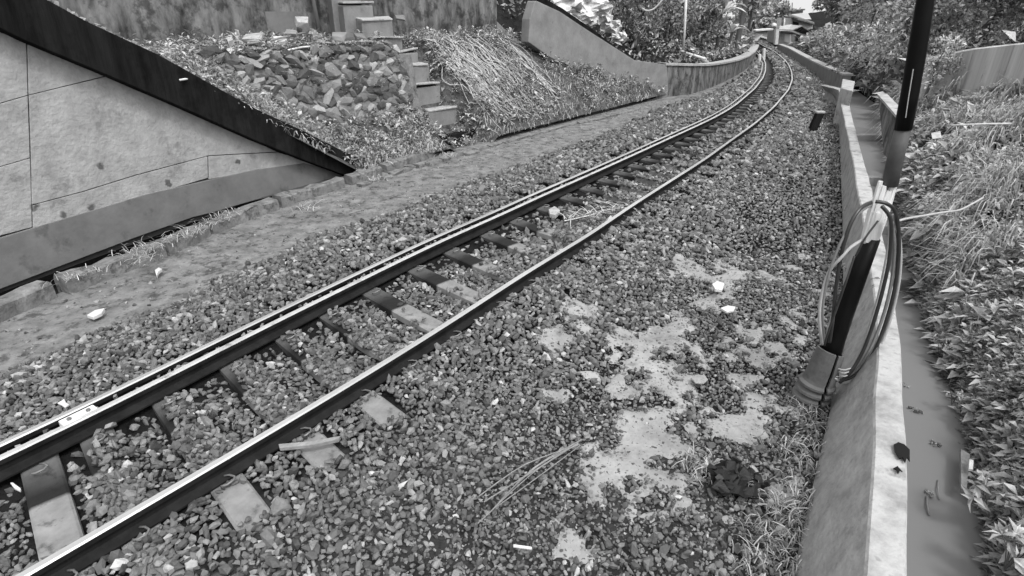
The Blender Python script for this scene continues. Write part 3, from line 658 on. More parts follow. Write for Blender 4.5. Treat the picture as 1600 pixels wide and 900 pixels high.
def plant(px, py, z, n, size, label, spread=.14, mu=.42):
    c = P(px, py, z); t = thing('plant', label, 'plant', (c[0], c[1], z - .05)); stems = MB(); Ls = []
    for k in range(n):
        az = rng.uniform(0, 6.28); el = rng.uniform(.25, 1.2); d = np.array([math.cos(az) * math.cos(el), math.sin(az) * math.cos(el), math.sin(el)]); tip = c + d * spread * rng.uniform(.6, 1.1); stems.tube([c - np.array([0, 0, .05]), (c + tip) / 2 + np.array([0, 0, .02]), tip], .003, 5)
        m = 7; V, F, tn = leaves(np.repeat(tip[None], m, 0), np.repeat(d[None] + np.array([[0, 0, .5]]), m, 0), size * rng.uniform(.7, 1.2, m), ltone(m, mu, .25), aspect=.38, droop=.7); Ls.append((V, F, tn))
    stems.build('stem', M['bark'], t); merge('leaf_cluster', Ls, M['leaf'], parent=t, kind='stuff')
plant(1545, 785, -.3, 9, .085, 'leafy plant with broad pale leaves overhanging the water by the board')
plant(1575, 880, -.3, 8, .08, 'pale broad-leaved plant in the bottom right corner')
plant(1490, 625, -.42, 4, .045, 'small sprig of pale leaves at the water edge beyond the sticks', .08)
plant(1470, 545, -.4, 5, .05, 'tuft of small leaves overhanging the far bend of the dark water', .1)
# slab half way up the bank and a white scrap
twig('thin_pole', 'thin pale pole lying level in the grass half way up the right bank', 'pole', [D(1486, 196, 7.6), D(1530, 194, 7.5), D(1580, 193, 7.4)], .012, M['drystem'])
sc_ = [D(1456, 211, 6.6), D(1470, 208, 6.6), D(1471, 215, 6.5), D(1457, 217, 6.5)]
o = MB().prism(sc_, (0, .02, .02)).build('foam_scrap', M['concpale']); setbase(o, sc_[0]); tag(o, 'small white foam scrap among the grass right of the pole', 'scrap')
# upper concrete wall on the right
wa = D(1436, 112, 12.5); wbp = D(1640, 128, 9.6); ta = D(1436, 94, 12.5); tb = D(1520, 76, 11.2); tc_ = D(1640, 62, 9.6)
t = thing('bank_wall', 'streaked concrete retaining wall at the top of the right bank', 'wall', (wa[0], wa[1], wa[2] - .4))
def lerp(a, b, f): return a + (b - a) * f
m_ = lerp(wa, wbp, .45)
edges = [0, .2, .42, .7, 1.0]
for k in range(4):
    f0, f1 = edges[k] + .002, edges[k + 1] - .002; topz = lambda f: np.interp(f, [0, .45, 1], [ta[2], tb[2], tc_[2]])
    q0 = lerp(wa, wbp, f0); q1 = lerp(wa, wbp, f1)
    MB().prism([(q0[0], q0[1], q0[2] - .5), (q1[0], q1[1], q1[2] - .5), (q1[0], q1[1], topz(f1)), (q0[0], q0[1], topz(f0))], (.05, .2, 0)).build('panel', M['wallstreak'], t)

# ------------------------------------------------------------------ LEFT: retaining wall with sloping parapet
WA, WB = P(0, 455, -.3), P(540, 275, -.2)
wdir = (WB - WA); wdir[2] = 0; wdir /= np.linalg.norm(wdir); wn_ = np.array([-wdir[1], wdir[0], 0])   # wn_ points away from the track
def WPt(px, py, off=0.): return VP(px, py, WA + wn_ * off, WB + wn_ * off)
def wallpoly(pxs, off=0., th=.12, gap=0):
    return [WPt(x, y, off) for x, y in pxs], wn_ * th
t = thing('retaining_wall', 'tall stained concrete retaining wall with formwork joints at the left', 'wall', (WA[0], WA[1], -.35))
panels = [  # outlines in the face of the wall
    [(-260, -20), (41, 62), (43.3, 148.6), (-260, 236.4)],
    [(43, 63), (167, 118), (45, 148.4)],
    [(-260, 237.6), (43.4, 149.8), (46.8, 246.5), (-260, 336)],
    [(45.6, 149.2), (169, 119.2), (395, 219), (432, 237), (326, 243), (210, 273.8), (130, 298.8), (50, 320), (49, 250)],
    [(-260, 337.2), (47, 247.6), (49.4, 320.6), (50, 355), (-260, 438)],
    [(51, 321), (131, 300), (211, 275), (324.2, 244.6), (325, 278), (230, 306), (111, 342), (52, 360)],
    [(326, 244.2), (434, 238.2), (520, 262), (475, 262), (400, 267), (327, 280)],
]
for k, pl in enumerate(panels):
    pts, off = wallpoly(pl); MB().prism(pts, off).build('wall_panel', M['conc'], t, bevel=.004)
back_ = wallpoly([(-280, -40), (60, 60), (560, 270), (430, 300), (-280, 560)], .03, .25); MB().prism(*back_).build('backing', M['joint'], t)
pts, off = wallpoly([(-260, 438), (0, 372), (110, 339), (228, 304), (350, 276), (400, 265), (475, 255), (545, 272), (528, 276), (420, 306), (340, 330), (300, 340), (210, 372), (110, 410), (0, 452), (-260, 540)], -.012, .1)
MB().prism(pts, off).build('base_render', M['concgrey'], t, bevel=.006)
# parapet
lower = [(-260, -95), (0, 44), (43, 65), (167, 117), (280, 166), (400, 220), (480, 252), (545, 276)]
upper = [(-260, -190), (75, 0), (135, 33), (193, 60), (245, 84), (280, 103), (340, 137), (400, 170), (480, 207), (540, 238), (600, 262)]
t = thing('parapet', 'dark mossy sloping parapet beam on top of the retaining wall', 'parapet', (WB[0], WB[1], -.35))
pts = [WPt(x, y, -.16) for x, y in lower] + [WPt(600, 290, -.16)] + [WPt(x, y, -.16) for x, y in reversed(upper)]
MB().prism(pts, wn_ * .34).build('beam', M['concmoss'], t, bevel=.01)
tp = [WPt(x, y, -.165) + np.array([0, 0, .004]) for x, y in upper]
# ragged pale lip of soil and roots on the top edge
n = 1400; f = rng.uniform(0, 1, n); up_ = np.array(tp); fi = f * (len(up_) - 2) + .4; i = np.clip(fi.astype(int), 0, len(up_) - 2); q = up_[i] + (up_[i + 1] - up_[i]) * (fi - i)[:, None]
q = q + wn_ * rng.uniform(.04, .3, n)[:, None]; rocks(q, rng.uniform(.01, .04, n), rng.uniform(.03, .3, n), 'edge_soil', M['stone'])

# drain, curb on the left
gy = [p for p in Gp]
t = None
seg_px = [((-160, 572), (88, 461)), ((108, 456), (262, 399)), ((266, 397), (330, 367)), ((334, 365), (438, 325)), ((442, 323), (540, 291)), ((552, 288), (598, 273)), ((606, 268), (680, 243))]
labs = ['nearest block of the broken curb, rising from the left edge', 'longest middle block of the broken curb with straw on it', 'short curb block right after the longest one', 'curb block topped by dead grass below the wall', 'curb block running to the foot of the parapet', 'short broken curb stub at the end of the parapet', 'pale displaced curb block lying just beyond the parapet corner']
for (p0, p1), lb in zip(seg_px, labs):
    a, b_ = P(*p0, -.15), P(*p1, -.15); d = b_ - a; L = np.linalg.norm(d); d /= L; nn = np.array([-d[1], d[0], 0])
    mb = MB(); k = max(3, int(L / .15)); rows = []
    for i in range(k + 1):
        c = a + d * L * i / k; j = lambda: float(rng.normal(0, .010))
        hh = .13 + j(); wd = .2 + j()
        rows += [c + np.array([0, 0, -.12]), c + nn * (.01 + j()) + np.array([0, 0, hh - .02]), c + nn * (.03 + j()) + np.array([0, 0, hh]), c + nn * (wd - .03) + np.array([0, 0, hh + j()]), c + nn * wd + np.array([0, 0, hh - .04]), c + nn * wd + np.array([0, 0, -.25])]
    fs = [(i * 6 + q, i * 6 + q + 1, (i + 1) * 6 + q + 1, (i + 1) * 6 + q) for i in range(k) for q in range(5)] + [tuple(range(6)), tuple(range(len(rows) - 1, len(rows) - 7, -1))]
    o = mb.add(rows, fs).build('curb_block', M['curb']); setbase(o, a); tag(o, lb, 'curb', 'broken curb along the wall')
def drainf(Yv, U):
    x0 = G(Yv) - 1.6; x = x0 + (G(Yv) + .05 - x0) * U; return x, Yv, -.5 + 0 * x + (fbm(x * 5, Yv * 5, 12) - .5) * .05
strip('drain', drainf, np.arange(0, 9.6, .25), np.linspace(0, 1, 12), M['bed'])

# long dark kerb beyond the parapet (foot of the hillside)
HA, HB = P(540, 280), P(1045, 150); he = (HB - HA); HL = np.linalg.norm(he); he /= HL; hn = np.array([-he[1], he[0], 0])
kp = [(575, 262), (640, 248), (700, 230), (800, 202), (900, 179), (940, 171), (1045, 149)]
t = thing('foot_kerb', 'low dark kerb wall along the foot of the weedy hillside', 'kerb', P(575, 262))
cuts = [0, 2, 3, 5, 6]
for c0_, c1_ in zip(cuts[:-1], cuts[1:]):
    pts = [P(*q, -.16) for q in kp[c0_:c1_ + 1]]
    for i in range(len(pts) - 1):
        e = (pts[i + 1] - pts[i]); e /= np.linalg.norm(e); n2 = np.array([-e[1], e[0], 0])
        MB().prism([pts[i] + e * .01, pts[i + 1] - e * .01, pts[i + 1] - e * .01 + np.array([0, 0, .21]), pts[i] + e * .01 + np.array([0, 0, .21 + float(rng.normal(0, .01))])], n2 * .16).build('kerb_block', M['concmoss'], t, bevel=.01)
# pale broken ledge in front of it
pts = [P(*q, -.15) for q in [(560, 290), (640, 262), (700, 247), (800, 218), (900, 193), (1000, 170)]]
mb = MB()
for i in range(len(pts) - 1):
    for q in np.linspace(0, 1, 6)[:-1]:
        c = lerp(pts[i], pts[i + 1], q + .1) + rng.normal(0, .03, 3) * np.array([1, 1, 0]); e = pts[i + 1] - pts[i]; th = math.atan2(e[1], e[0]); R = np.array([[math.cos(th), -math.sin(th), 0], [math.sin(th), math.cos(th), 0], [0, 0, 1]])
        mb.box(c + np.array([0, 0, -.02]), (np.linalg.norm(e) / 11, .07, .04), R, jit=.012)
o = mb.build('ledge', M['curb'], kind='structure', bevel=.008)

# ------------------------------------------------------------------ hillside
stpx = [(693, 168, 23), (667, 133, 23), (651, 101, 22), (634, 80, 21), (608, 57, 22), (590, 28, 25), (560, 5, 24), (540, -22, 24)]
STD = np.array([.85 + .31 * k for k in range(8)]); _st = [VP(px, py, HA + hn * d, HB + hn * d) for (px, py, hw), d in zip(stpx, STD)]
STZ = np.array([p[2] for p in _st]); STT = np.array([(p - HA) @ he for p in _st])
def hz(t_, d):
    h0 = np.where(t_ < .3, -.10 - .66 * (t_ - .3), -.10); h0 = np.minimum(h0, 1.62)
    hm = np.interp(t_, [-3, 6.5, 12.5, 16], [1.66, 1.7, .05, .0])
    zoneR = np.clip((t_ - 2.6) / .8, 0, 1)
    rise = np.where(d < 1.0, .62 * d, .62 + (d - 1.0) * 3.6)
    smooth = (np.clip(d / 1.9, 0, 1) ** .9) * 1.8
    z = h0 + rise * (1 - zoneR) + smooth * zoneR
    z = np.minimum(z, hm + .05 * d)
    z = z + (fbm(t_ * 2.2, d * 2.2, 71) - .5) * .16 * np.clip(d * 2, 0, 1)
    zs = np.interp(d, STD, STZ) - .42 + np.where(d < STD[0], (d - STD[0]) * .5, 0); ts_ = np.interp(d, STD, STT); w = np.clip((np.abs(t_ - ts_) - .42) / .3, 0, 1)
    return np.where((w < 1) & (zs < z), zs * (1 - w) + z * w, z)
def hillp(t_, d):
    x = HA[0] + he[0] * t_ + hn[0] * d; y = HA[1] + he[1] * t_ + hn[1] * d; return x, y, hz(t_, d)
ts = np.arange(-4.2, 14.5, .1); us = np.r_[np.linspace(0.02, 1.0, 12), np.linspace(1.05, 1.5, 10), np.linspace(1.6, 4.5, 18)]
def hillfn(t_, d):
    return hillp(t_, d)
strip('hillside', hillfn, ts, us, M['hill'])
# stairs
t0_ = (VP(693, 168, HA + hn * .9, HB + hn * .9))
t = thing('stairway', 'narrow rough concrete stairway climbing the weedy hillside', 'stairs', (t0_[0], t0_[1], 0))
prevz = None
for k, (px, py, hw) in enumerate(stpx):
    d = .85 + .31 * k; c = VP(px, py, HA + hn * d, HB + hn * d); l = VP(px - hw, py + 3, HA + hn * d, HB + hn * d); r = VP(px + hw, py - 2, HA + hn * d, HB + hn * d)
    w = (r - l) / 2; w[2] = 0; dep = np.array([-.25, .42, 0.])
    l = c - w; r = c + w; j = lambda: rng.normal(0, .03, 3)
    top = [l + j(), r + j(), r + dep + j(), l + dep + j()]
    MB().prism([q - np.array([0, 0, .035]) for q in top], (0, 0, .035)).build('tread', M['concpale'], t, bevel=.01)
    low = [q - np.array([0, 0, .04]) for q in (l + dep * .08 + w * .04, r + dep * .08 - w * .04, r + dep * 1.1, l + dep * 1.1)]
    MB().prism(low, (0, 0, -.9)).build('riser_block', M['wing'], t, bevel=.015)
# rubble wall
t = thing('rubble_wall', 'rough rubble stone revetment left of the stairway', 'wall', tuple(hillp(np.array([0.]), np.array([1.0]))[i][0] for i in range(2)) + (.3,))
rockme = []
for k in range(10):
    me = bpy.data.meshes.new('rubble_stone'); base = TPR[k]; me.from_pydata([tuple(v) for v in base], [], [tuple(f) for f in ICF.tolist()]); m2 = M['rubble'] if k == 0 else M['rubble'].copy() 
    tone = rng.choice([.08, .17, .24, .3, .38]); mr = [n_ for n_ in m2.node_tree.nodes if n_.type == 'MAP_RANGE'][0]; mr.inputs['To Min'].default_value = tone * .7; mr.inputs['To Max'].default_value = tone * 1.3
    me.materials.append(m2); rockme.append(me)
mv = []
for tt in np.arange(-2.6, 2.9, .12):
    for dd, zz in ((.91, 0), (.99, .3), (1.08, .6), (1.21, 2.)):
        bz = float(hz(np.array([tt]), np.array([.95]))[0]); q = HA + he * tt + hn * (dd + .03 * random.random()); mv.append((q[0], q[1], min(bz - .1 + zz, 1.52)))
mv = [(a + (-hn * -.0)[0], b, c) for a, b, c in mv]; nn_ = len(mv) // 4; MB().add(mv, [(i * 4 + j, (i + 1) * 4 + j, (i + 1) * 4 + j + 1, i * 4 + j + 1) for i in range(nn_ - 1) for j in range(3)]).build('mortar', M['curb'], t)
cnt = 0
for iz in range(11):
    for it in range(36):
        tt = -2.4 + it * .138 + (iz % 2) * .06 + random.uniform(-.03, .03); 
        if tt > 2.75: continue
        base_z = float(hz(np.array([tt]), np.array([.95]))[0]); z = base_z - .05 + iz * .135 + random.uniform(-.03, .03)
        if z > 1.72: continue
        d = .97 + .27 * (z - base_z) + random.uniform(-.03, .03)
        p = HA + he * tt + hn * d
        o = bpy.data.objects.new('stone', random.choice(rockme)); C.objects.link(o); o.parent = t
        o.location = (p[0] - t.location.x, p[1] - t.location.y, z - t.location.z); s = random.uniform(.085, .14)
        o.scale = (s * random.uniform(.9, 1.6), s * random.uniform(.45, .8), s * random.uniform(.8, 1.3)); o.rotation_euler = (random.uniform(-.4, .4), random.uniform(-1, 1), math.atan2(he[1], he[0]) + random.uniform(-.3, .3)); cnt += 1
print('rubble', cnt)
# back wall on the terrace
bwA = HA + he * -5.0 + hn * 3.35; bwB = HA + he * 8.2 + hn * 3.35
t = thing('terrace_wall', 'dark stained wall at the back of the terrace above the hillside', 'wall', (bwA[0], bwA[1], 1.4))
cut = [0, 1]
for k in range(1):
    a, b_ = lerp(bwA, bwB, cut[k] + .001), lerp(bwA, bwB, cut[k + 1] - .001); mt = M['concdark']
    MB().prism([(a[0], a[1], 1.3), (b_[0], b_[1], 1.3), (b_[0], b_[1], 4.4), (a[0], a[1], 4.4)], hn * .25).build('wall_section', mt, t)
for (q0, q1, z0, z1, mt) in (((420, 54), (470, 18), 0, 0, 'concgrey'),):
    A_, B_ = bwA - hn * .03, bwB - hn * .03; a = VP(q0[0], q0[1], A_, B_); b_ = VP(q1[0], q1[1], A_, B_)
    MB().prism([a, (b_[0], b_[1], a[2]), b_, (a[0], a[1], b_[2])], hn * .025).build('patch', M[mt], t)
# dark post/trunk near stair head
a = VP(499, 50, bwA - hn * .25, bwB - hn * .25)
twig('dead_trunk', 'thin dark trunk standing at the terrace wall beside the stair head', 'trunk', [a + np.array([0, 0, -.15]), a + np.array([-.02, 0, .35]), a + np.array([-.08, 0, 1.1])], [.05, .04, .035], M['bark'])
# wing wall 2
Q0 = HA + he * 6.55 + hn * 1.5; Q1 = HB.copy()
def W2(px, py, o=0):
    e = Q1 - Q0; e /= np.linalg.norm(e); nn = np.array([-e[1], e[0], 0]); return VP(px, py, Q0 + nn * o, Q1 + nn * o)
e2 = (Q1 - Q0); e2[2] = 0; e2 /= np.linalg.norm(e2); n2 = np.array([-e2[1], e2[0], 0])
t = thing('wing_wall', 'smooth grey wing wall sloping down to the low curved wall', 'wall', (Q1[0], Q1[1], -.15))
pts = [W2(*q) for q in [(838, -40), (875, 18), (920, 48), (964, 76), (992, 94), (1020, 98), (1042, 101), (1045, 150), (1020, 160), (985, 150), (860, 90), (826, 66), (828, 30), (836, 2)]]
pts[0] = W2(838, 1)
MB().prism(pts, n2 * .3).build('face', M['wing'], t, bevel=.015)
pp = [W2(x, y, -.03) for x, y in [(850, 92), (900, 112), (945, 128), (985, 138), (984, 133), (945, 122), (900, 106), (850, 86)]]
MB().prism(pp, n2 * .04).build('foot_ledge', M['joint'], t)
# rear coping of the wing, darker
pts = [W2(*q, .5) for q in [(836, -12), (880, 14), (935, 52), (970, 80), (975, 88), (920, 52), (862, 12), (838, 4)]]
MB().prism(pts, n2 * .25).build('rear_coping', M['concmoss'], t)
# low curved wall
lc = [(1045, 150, 102), (1075, 147, 103), (1100, 140, 103), (1125, 130, 100), (1150, 118, 95), (1166, 107, 89), (1176, 98, 82), (1181, 90, 75), (1183, 83, 71)]
t = thing('curved_wall', 'low dark curved concrete wall with a pale cap following the bend', 'wall', P(1100, 140, -.15))
Bs = [P(x, y) for x, y, _ in lc]; Bs[0] = Q1 - e2 * .35 + n2 * .03; nlc = []
for i in range(len(Bs)):
    e = Bs[min(i + 1, len(Bs) - 1)] - Bs[max(0, i - 1)]; e[2] = 0; e /= np.linalg.norm(e); nlc.append(np.array([-e[1], e[0], 0]))
Ts = []
for (x, y, yt), b_, nn in zip(lc, Bs, nlc):
    # same plan position, height from the measured top
    dd = proj(b_); zz = b_[2]
    for _ in range(40):
        q = b_.copy(); q[2] = zz; _, py_, _ = proj(q); zz += (py_ - yt) * .004 * (b_[1] / 20)
    Ts.append(np.array([b_[0], b_[1], zz]))
face_ = MB(); cap_ = MB()
for i in range(len(Bs) - 1):
    face_.quad(Bs[i] - np.array([0, 0, .3]), Bs[i + 1] - np.array([0, 0, .3]), Ts[i + 1], Ts[i]); c = nlc[i] * .35; c2 = nlc[i + 1] * .35
    face_.quad(Ts[i] + c, Ts[i + 1] + c2, Bs[i + 1] + c2 * 1, Bs[i] + c)
    z = np.array([0, 0, .06])
    a0, a1, b0, b1 = Ts[i] - c * .12, Ts[i + 1] - c2 * .12, Ts[i] + c * 1.1, Ts[i + 1] + c2 * 1.1
    cap_.quad(a0 + z, a1 + z, b1 + z, b0 + z).quad(a0, a1, a1 + z, a0 + z).quad(b0, b1, b1 + z, b0 + z)
face_.build('face', M['concdark'], t, smooth=True); cap_.build('cap', M['concpale'], t)

# ================================================================== POLE with cable coil
pY = float(P(1273, 622)[1])
def PL(px, py, dy=0.): return D(px, py, pY + dy)
t = thing('broken_pole', 'patched leaning pole, black above and below a splintered pale wooden middle', 'pole', P(1273, 622))
def sect(name, pxs, mat, n=14, smooth=True):
    pts = []; rr = []
    for (x, y, w) in pxs:
        q = PL(x, y); a = PL(x - w / 2, y); b2 = PL(x + w / 2, y); pts.append(q); rr.append(np.linalg.norm(b2 - a) / 2 * .97)
    return MB().tube(pts, rr, n).build(name, mat, t, smooth=smooth)
sect('upper_black_pipe', [(1460, -60, 26), (1446, 0, 26), (1433, 80, 27), (1421, 150, 26), (1411, 202, 26)], M['black'])
sect('grey_pipe', [(1412, 197, 23), (1401, 240, 24), (1390, 290, 24)], M['greypipe'])
sect('lower_black_pipe', [(1363, 372, 24), (1340, 430, 28), (1318, 490, 30), (1304, 530, 31), (1288, 585, 33)], M['black'])
# splintered wood: several staves of uneven length
for k, (dx0, top, dx1, w, dz) in enumerate(((-9, 283, -11, 7, 0), (-3, 290, -4, 8, -.012), (4, 298, 3, 8, -.02), (11, 286, 11, 8, 0), (15, 287, 14, 5, .012), (-2, 312, 0, 24, .01))):
    q0 = PL(1385 + dx0, top, dz); q1 = PL(1372 + dx0, 330, dz); q2 = PL(1358 + dx1 * .8, 378, dz)
    MB().tube([q0, q1, q2], [w * .0019, w * .0026, w * .0026] if k < 5 else [.036, .05, .05], 6 if k < 5 else 10).build('splinter', M['wood'], t)
# bright scratches/reflective tape seam on the upper black pipe
MB().tube([PL(1427, 108, -.052), PL(1420, 150, -.052), PL(1415, 184, -.052)], .0025, 5).build('seam', M['cablepale'], t)
MB().tube([PL(1422, 112 + 60, -.03), PL(1404, 172 + 5, -.03)], .002, 4)
# sleeve
t2 = thing('pole_sleeve', 'split ribbed rubber sleeve standing round the foot of the pole', 'sleeve', P(1270, 640))
axis = [(1298, 548, 40), (1288, 574, 44), (1281, 590, 46), (1279, 594, 47), (1277, 597, 54), (1276, 600, 54), (1275, 603, 46), (1273, 607, 54), (1271, 610, 54), (1270, 613, 46), (1268, 617, 54), (1266, 620, 54), (1265, 623, 46), (1263, 628, 52), (1260, 640, 47)]
ctr_ = [PL(x, y, -.02) for x, y, w in axis]; rad = [np.linalg.norm(PL(x + w / 2, y) - PL(x - w / 2, y)) / 2 for x, y, w in axis]
n = 30; vs = []; 
ax_ = ctr_[0] - ctr_[-1]; ax_ /= np.linalg.norm(ax_); a0 = np.cross(ax_, [0, 1, 0]); a0 /= np.linalg.norm(a0); b0 = np.cross(ax_, a0)
if b0[1] > 0: b0 = -b0
for inner in (0, 1):
    for i, (c, r) in enumerate(zip(ctr_, rad)):
        for k in range(n + 1):
            q = math.radians(96 + 348 * k / n) ; rr_ = r - .012 * inner; vs.append(c + rr_ * (math.cos(q) * a0 + math.sin(q) * b0) + (ax_ * (.018 * math.sin(q * 1 + 1)) if i == 0 else 0))
m_r = len(ctr_); fs = []
for inner in (0, 1):
    o_ = inner * m_r * (n + 1)
    for i in range(m_r - 1):
        for k in range(n):
            f = (o_ + i * (n + 1) + k, o_ + i * (n + 1) + k + 1, o_ + (i + 1) * (n + 1) + k + 1, o_ + (i + 1) * (n + 1) + k); fs.append(f if not inner else f[::-1])
for k in range(n): fs.append((k, m_r * (n + 1) + k, m_r * (n + 1) + k + 1, k + 1))
MB().add(vs, fs).build('ribbed_tube', M['clay'], t2, smooth=False)
# coil
def spline(pts, n=10):
    pts = [np.array(p, float) for p in pts]; out = []
    for i in range(len(pts) - 1):
        p0 = pts[max(i - 1, 0)]; p1 = pts[i]; p2 = pts[i + 1]; p3 = pts[min(i + 2, len(pts) - 1)]
        for k in range(n):
            u = k / n; out.append(.5 * ((2 * p1) + (-p0 + p2) * u + (2 * p0 - 5 * p1 + 4 * p2 - p3) * u * u + (-p0 + 3 * p1 - 3 * p2 + p3) * u ** 3))
    out.append(pts[-1]); return out
t3 = thing('cable_coil', 'coil of dark and pale cable hung round the splintered part of the pole', 'cable', PL(1320, 595))
loops = [
    ([(1366, 318, .02), (1340, 335, -.07), (1318, 370, -.1), (1301, 410, -.11), (1290, 450, -.11), (1285, 490, -.1), (1288, 535, -.07)], 'cablemid', .008),
    ([(1394, 345, -.09), (1398, 390, -.09), (1391, 450, -.09), (1376, 505, -.09), (1356, 552, -.09), (1334, 582, -.09), (1310, 592, -.09)], 'cablemid', .010),
    ([(1364, 315, .02), (1345, 325, -.06), (1328, 352, -.1), (1314, 400, -.11), (1306, 450, -.11), (1301, 500, -.1), (1296, 535, -.08)], 'cable', .011),
    ([(1368, 315, -.09), (1385, 318, -.11), (1398, 330, -.1), (1404, 360, -.1), (1404, 400, -.1), (1398, 450, -.1), (1385, 500, -.1), (1368, 545, -.1), (1348, 575, -.1), (1325, 592, -.09), (1306, 594, -.08)], 'cable', .011),
    ([(1378, 322, -.12), (1392, 345, -.14), (1390, 400, -.13), (1380, 450, -.13), (1366, 500, -.13), (1350, 545, -.12), (1330, 580, -.12), (1312, 598, -.1)], 'cable', .011),
    ([(1396, 335, -.08), (1405, 370, -.07), (1407, 410, -.07), (1402, 455, -.07), (1389, 505, -.07), (1372, 548, -.07), (1350, 580, -.07), (1322, 598, -.08), (1303, 590, -.1)], 'cablepale', .010),
    ([(1388, 340, -.1), (1389, 370, -.1), (1383, 410, -.1), (1370, 470, -.1), (1355, 520, -.1), (1340, 560, -.1), (1322, 586, -.1), (1305, 588, -.1)], 'cablepale', .006),
    ([(1353, 372, -.1), (1330, 386, -.11), (1312, 405, -.12), (1298, 420, -.1), (1288, 445, -.1), (1281, 480, -.1), (1281, 510, -.1), (1285, 538, -.06)], 'cablepale', .010),
    ([(1300, 425, -.07), (1309, 440, -.08), (1303, 475, -.09), (1296, 505, -.09), (1289, 530, -.08)], 'cablepale', .005),
    ([(1335, 400, -.1), (1322, 440, -.13), (1308, 480, -.13), (1295, 515, -.12), (1288, 540, -.09)], 'cable', .0065),
    ([(1372, 345, -.1), (1352, 372, -.12), (1337, 400, -.12)], 'cable', .006),
]
for pts, mt, r in loops:
    MB().tube(spline([PL(x, y, dz) for x, y, dz in pts], 6), r, 7).build('cable_loop', M[mt], t3, smooth=True)
for k in range(3):
    MB().tube(spline([PL(1309 + k, 576 + 5 * k, -.1), PL(1320, 578 + 5 * k, -.13), PL(1333 - 3 * k, 574 + 5 * k, -.1)], 5), .005, 6).build('tie', M['cablepale'], t3, smooth=True)
twig('stray_cable', 'pale cable running from the coil over the bank into the leaves', 'cable', spline([PL(1404, 345, -.05), PL(1420, 341, .0), D(1450, 336, 3.5), D(1480, 331, 3.7), D(1500, 328, 3.9), D(1520, 318, 4.1), D(1536, 309, 4.3)], 6), .0075, M['cablepale'])

# ================================================================== small things by the track
a = P(1268, 206); t = thing('marker_stub', 'short dark leaning concrete stub with a pale top beside the ballast', 'marker post', a)
b2 = D(1281, 177, a[1]); dxy = b2 - a
w = np.array([.085, 0, 0]); dpt = np.array([0, .06, 0])
MB().prism([a - w - dpt, a + w - dpt, a + w + dpt, a - w + dpt], dxy).build('post', M['concmoss'], t, bevel=.015)
MB().prism([q + dxy for q in (a - w * 1.1 - dpt, a + w * 1.1 - dpt, a + w * 1.1 + dpt, a - w * 1.1 + dpt)], (0, 0, .05)).build('cap', M['concpale'], t, bevel=.015)
def flat(name, label, cat, pxs, z, h, mat, bevel=.003):
    p = [P(x, y, z) for x, y in pxs]; o = MB().prism(p, (0, 0, h)).build(name, M[mat], bevel=bevel); setbase(o, p[0]); return tag(o, label, cat)
flat('plank', 'narrow weathered plank lying against the nearer rail above a bare sleeper end', 'plank', [(436, 699), (490, 694), (533, 686), (530, 691), (490, 700), (438, 705)], .04, .025, 'oldwood')
flat('litter', 'white star-shaped paper scrap beyond the farther rail at the left', 'litter', [(90, 632), (97, 628), (101, 625), (104, 631), (109, 634), (102, 639), (97, 635)], .03, .012, 'white')
flat('litter', 'white crumpled scrap between the rails at the left edge', 'litter', [(17, 757), (22, 757), (34, 766), (33, 770), (24, 766)], .03, .015, 'white')
flat('litter', 'white folded wrapper on the earth path before the curb', 'litter', [(137, 497), (150, 489), (165, 486), (160, 494), (147, 500)], -.14, .03, 'white')
flat('litter', 'small white scrap standing on the path below the straw', 'litter', [(243, 426), (249, 422), (254, 424), (248, 429), (246, 436)], -.14, .03, 'white')
flat('litter', 'white disc-like scrap at the top of the pale mud patch', 'litter', [(1125, 484), (1137, 480), (1149, 482), (1146, 488), (1135, 490)], -.10, .02, 'white')
flat('litter', 'white round rind lying at the middle of the mud patch', 'litter', [(1079, 592), (1088, 587), (1101, 588), (1106, 595), (1099, 601), (1086, 600)], -.13, .012, 'mud')
flat('litter', 'white paper lump at the far edge of the mud patch', 'litter', [(1112, 448), (1120, 443), (1131, 447), (1128, 457), (1117, 456)], -.08, .03, 'white')
flat('litter', 'thin white straw tube on the gravel at the bottom of the picture', 'litter', [(802, 852), (831, 856), (831, 860), (802, 856)], -.12, .01, 'white')
flat('pale_block', 'bright block of stone resting between the rails at mid-track', 'stone', [(857, 333), (866, 328), (875, 334), (868, 342), (859, 340)], -.01, .05, 'concpale')
flat('flat_stone', 'large flat pale stone in the ballast near the bottom left', 'stone', [(286, 868), (302, 850), (311, 862), (311, 892), (292, 896)], -.03, .03, 'conc', .008)
# dark hole with burnt rubbish
c = P(1146, 748, -.12); t = thing('burnt_rubbish', 'heap of black burnt rubbish in the gravel near the wall', 'rubbish', c)
n = 60; ps = c + rng.normal(0, 1, (n, 3)) * np.array([.07, .06, 0]); ps[:, 2] = c[2] + rng.uniform(-.01, .04, n)
ob = rocks(ps, rng.uniform(.015, .045, n), np.full(n, .012), 'charred_lumps', M['stone'], kind='stuff'); setbase(ob, c); ob.location = (0, 0, 0); ob.parent = t
MB().add([c + np.array([.15 * math.cos(k * .52) * (1 + .2 * math.sin(3 * k)), .12 * math.sin(k * .52), .012 + .02 * math.cos(k * 2.)]) for k in range(12)] + [c + np.array([0, 0, .0])], [(k, (k + 1) % 12, 12) for k in range(12)]).build('black_sheet', M['black'], t)
# dry branch bundle at the edge of the ballast
Ls = []
for k in range(6):
    p0 = P(905 + random.uniform(-8, 6), 692 + random.uniform(-6, 6), -.08); p1 = P(760 + random.uniform(-25, 40), 800 + random.uniform(-30, 22), -.10)
    m2 = lerp(p0, p1, .5) + np.array([random.uniform(-.03, .03), random.uniform(-.03, .03), .025]); Ls.append([p0, m2, p1])
t = thing('dry_branch', 'bundle of dry split stalks lying across the ballast edge', 'branch', P(830, 750, -.1))
for L in Ls: MB().tube(spline(L, 4), random.uniform(.002, .004), 5).build('stalk', M['oldwood'], t)
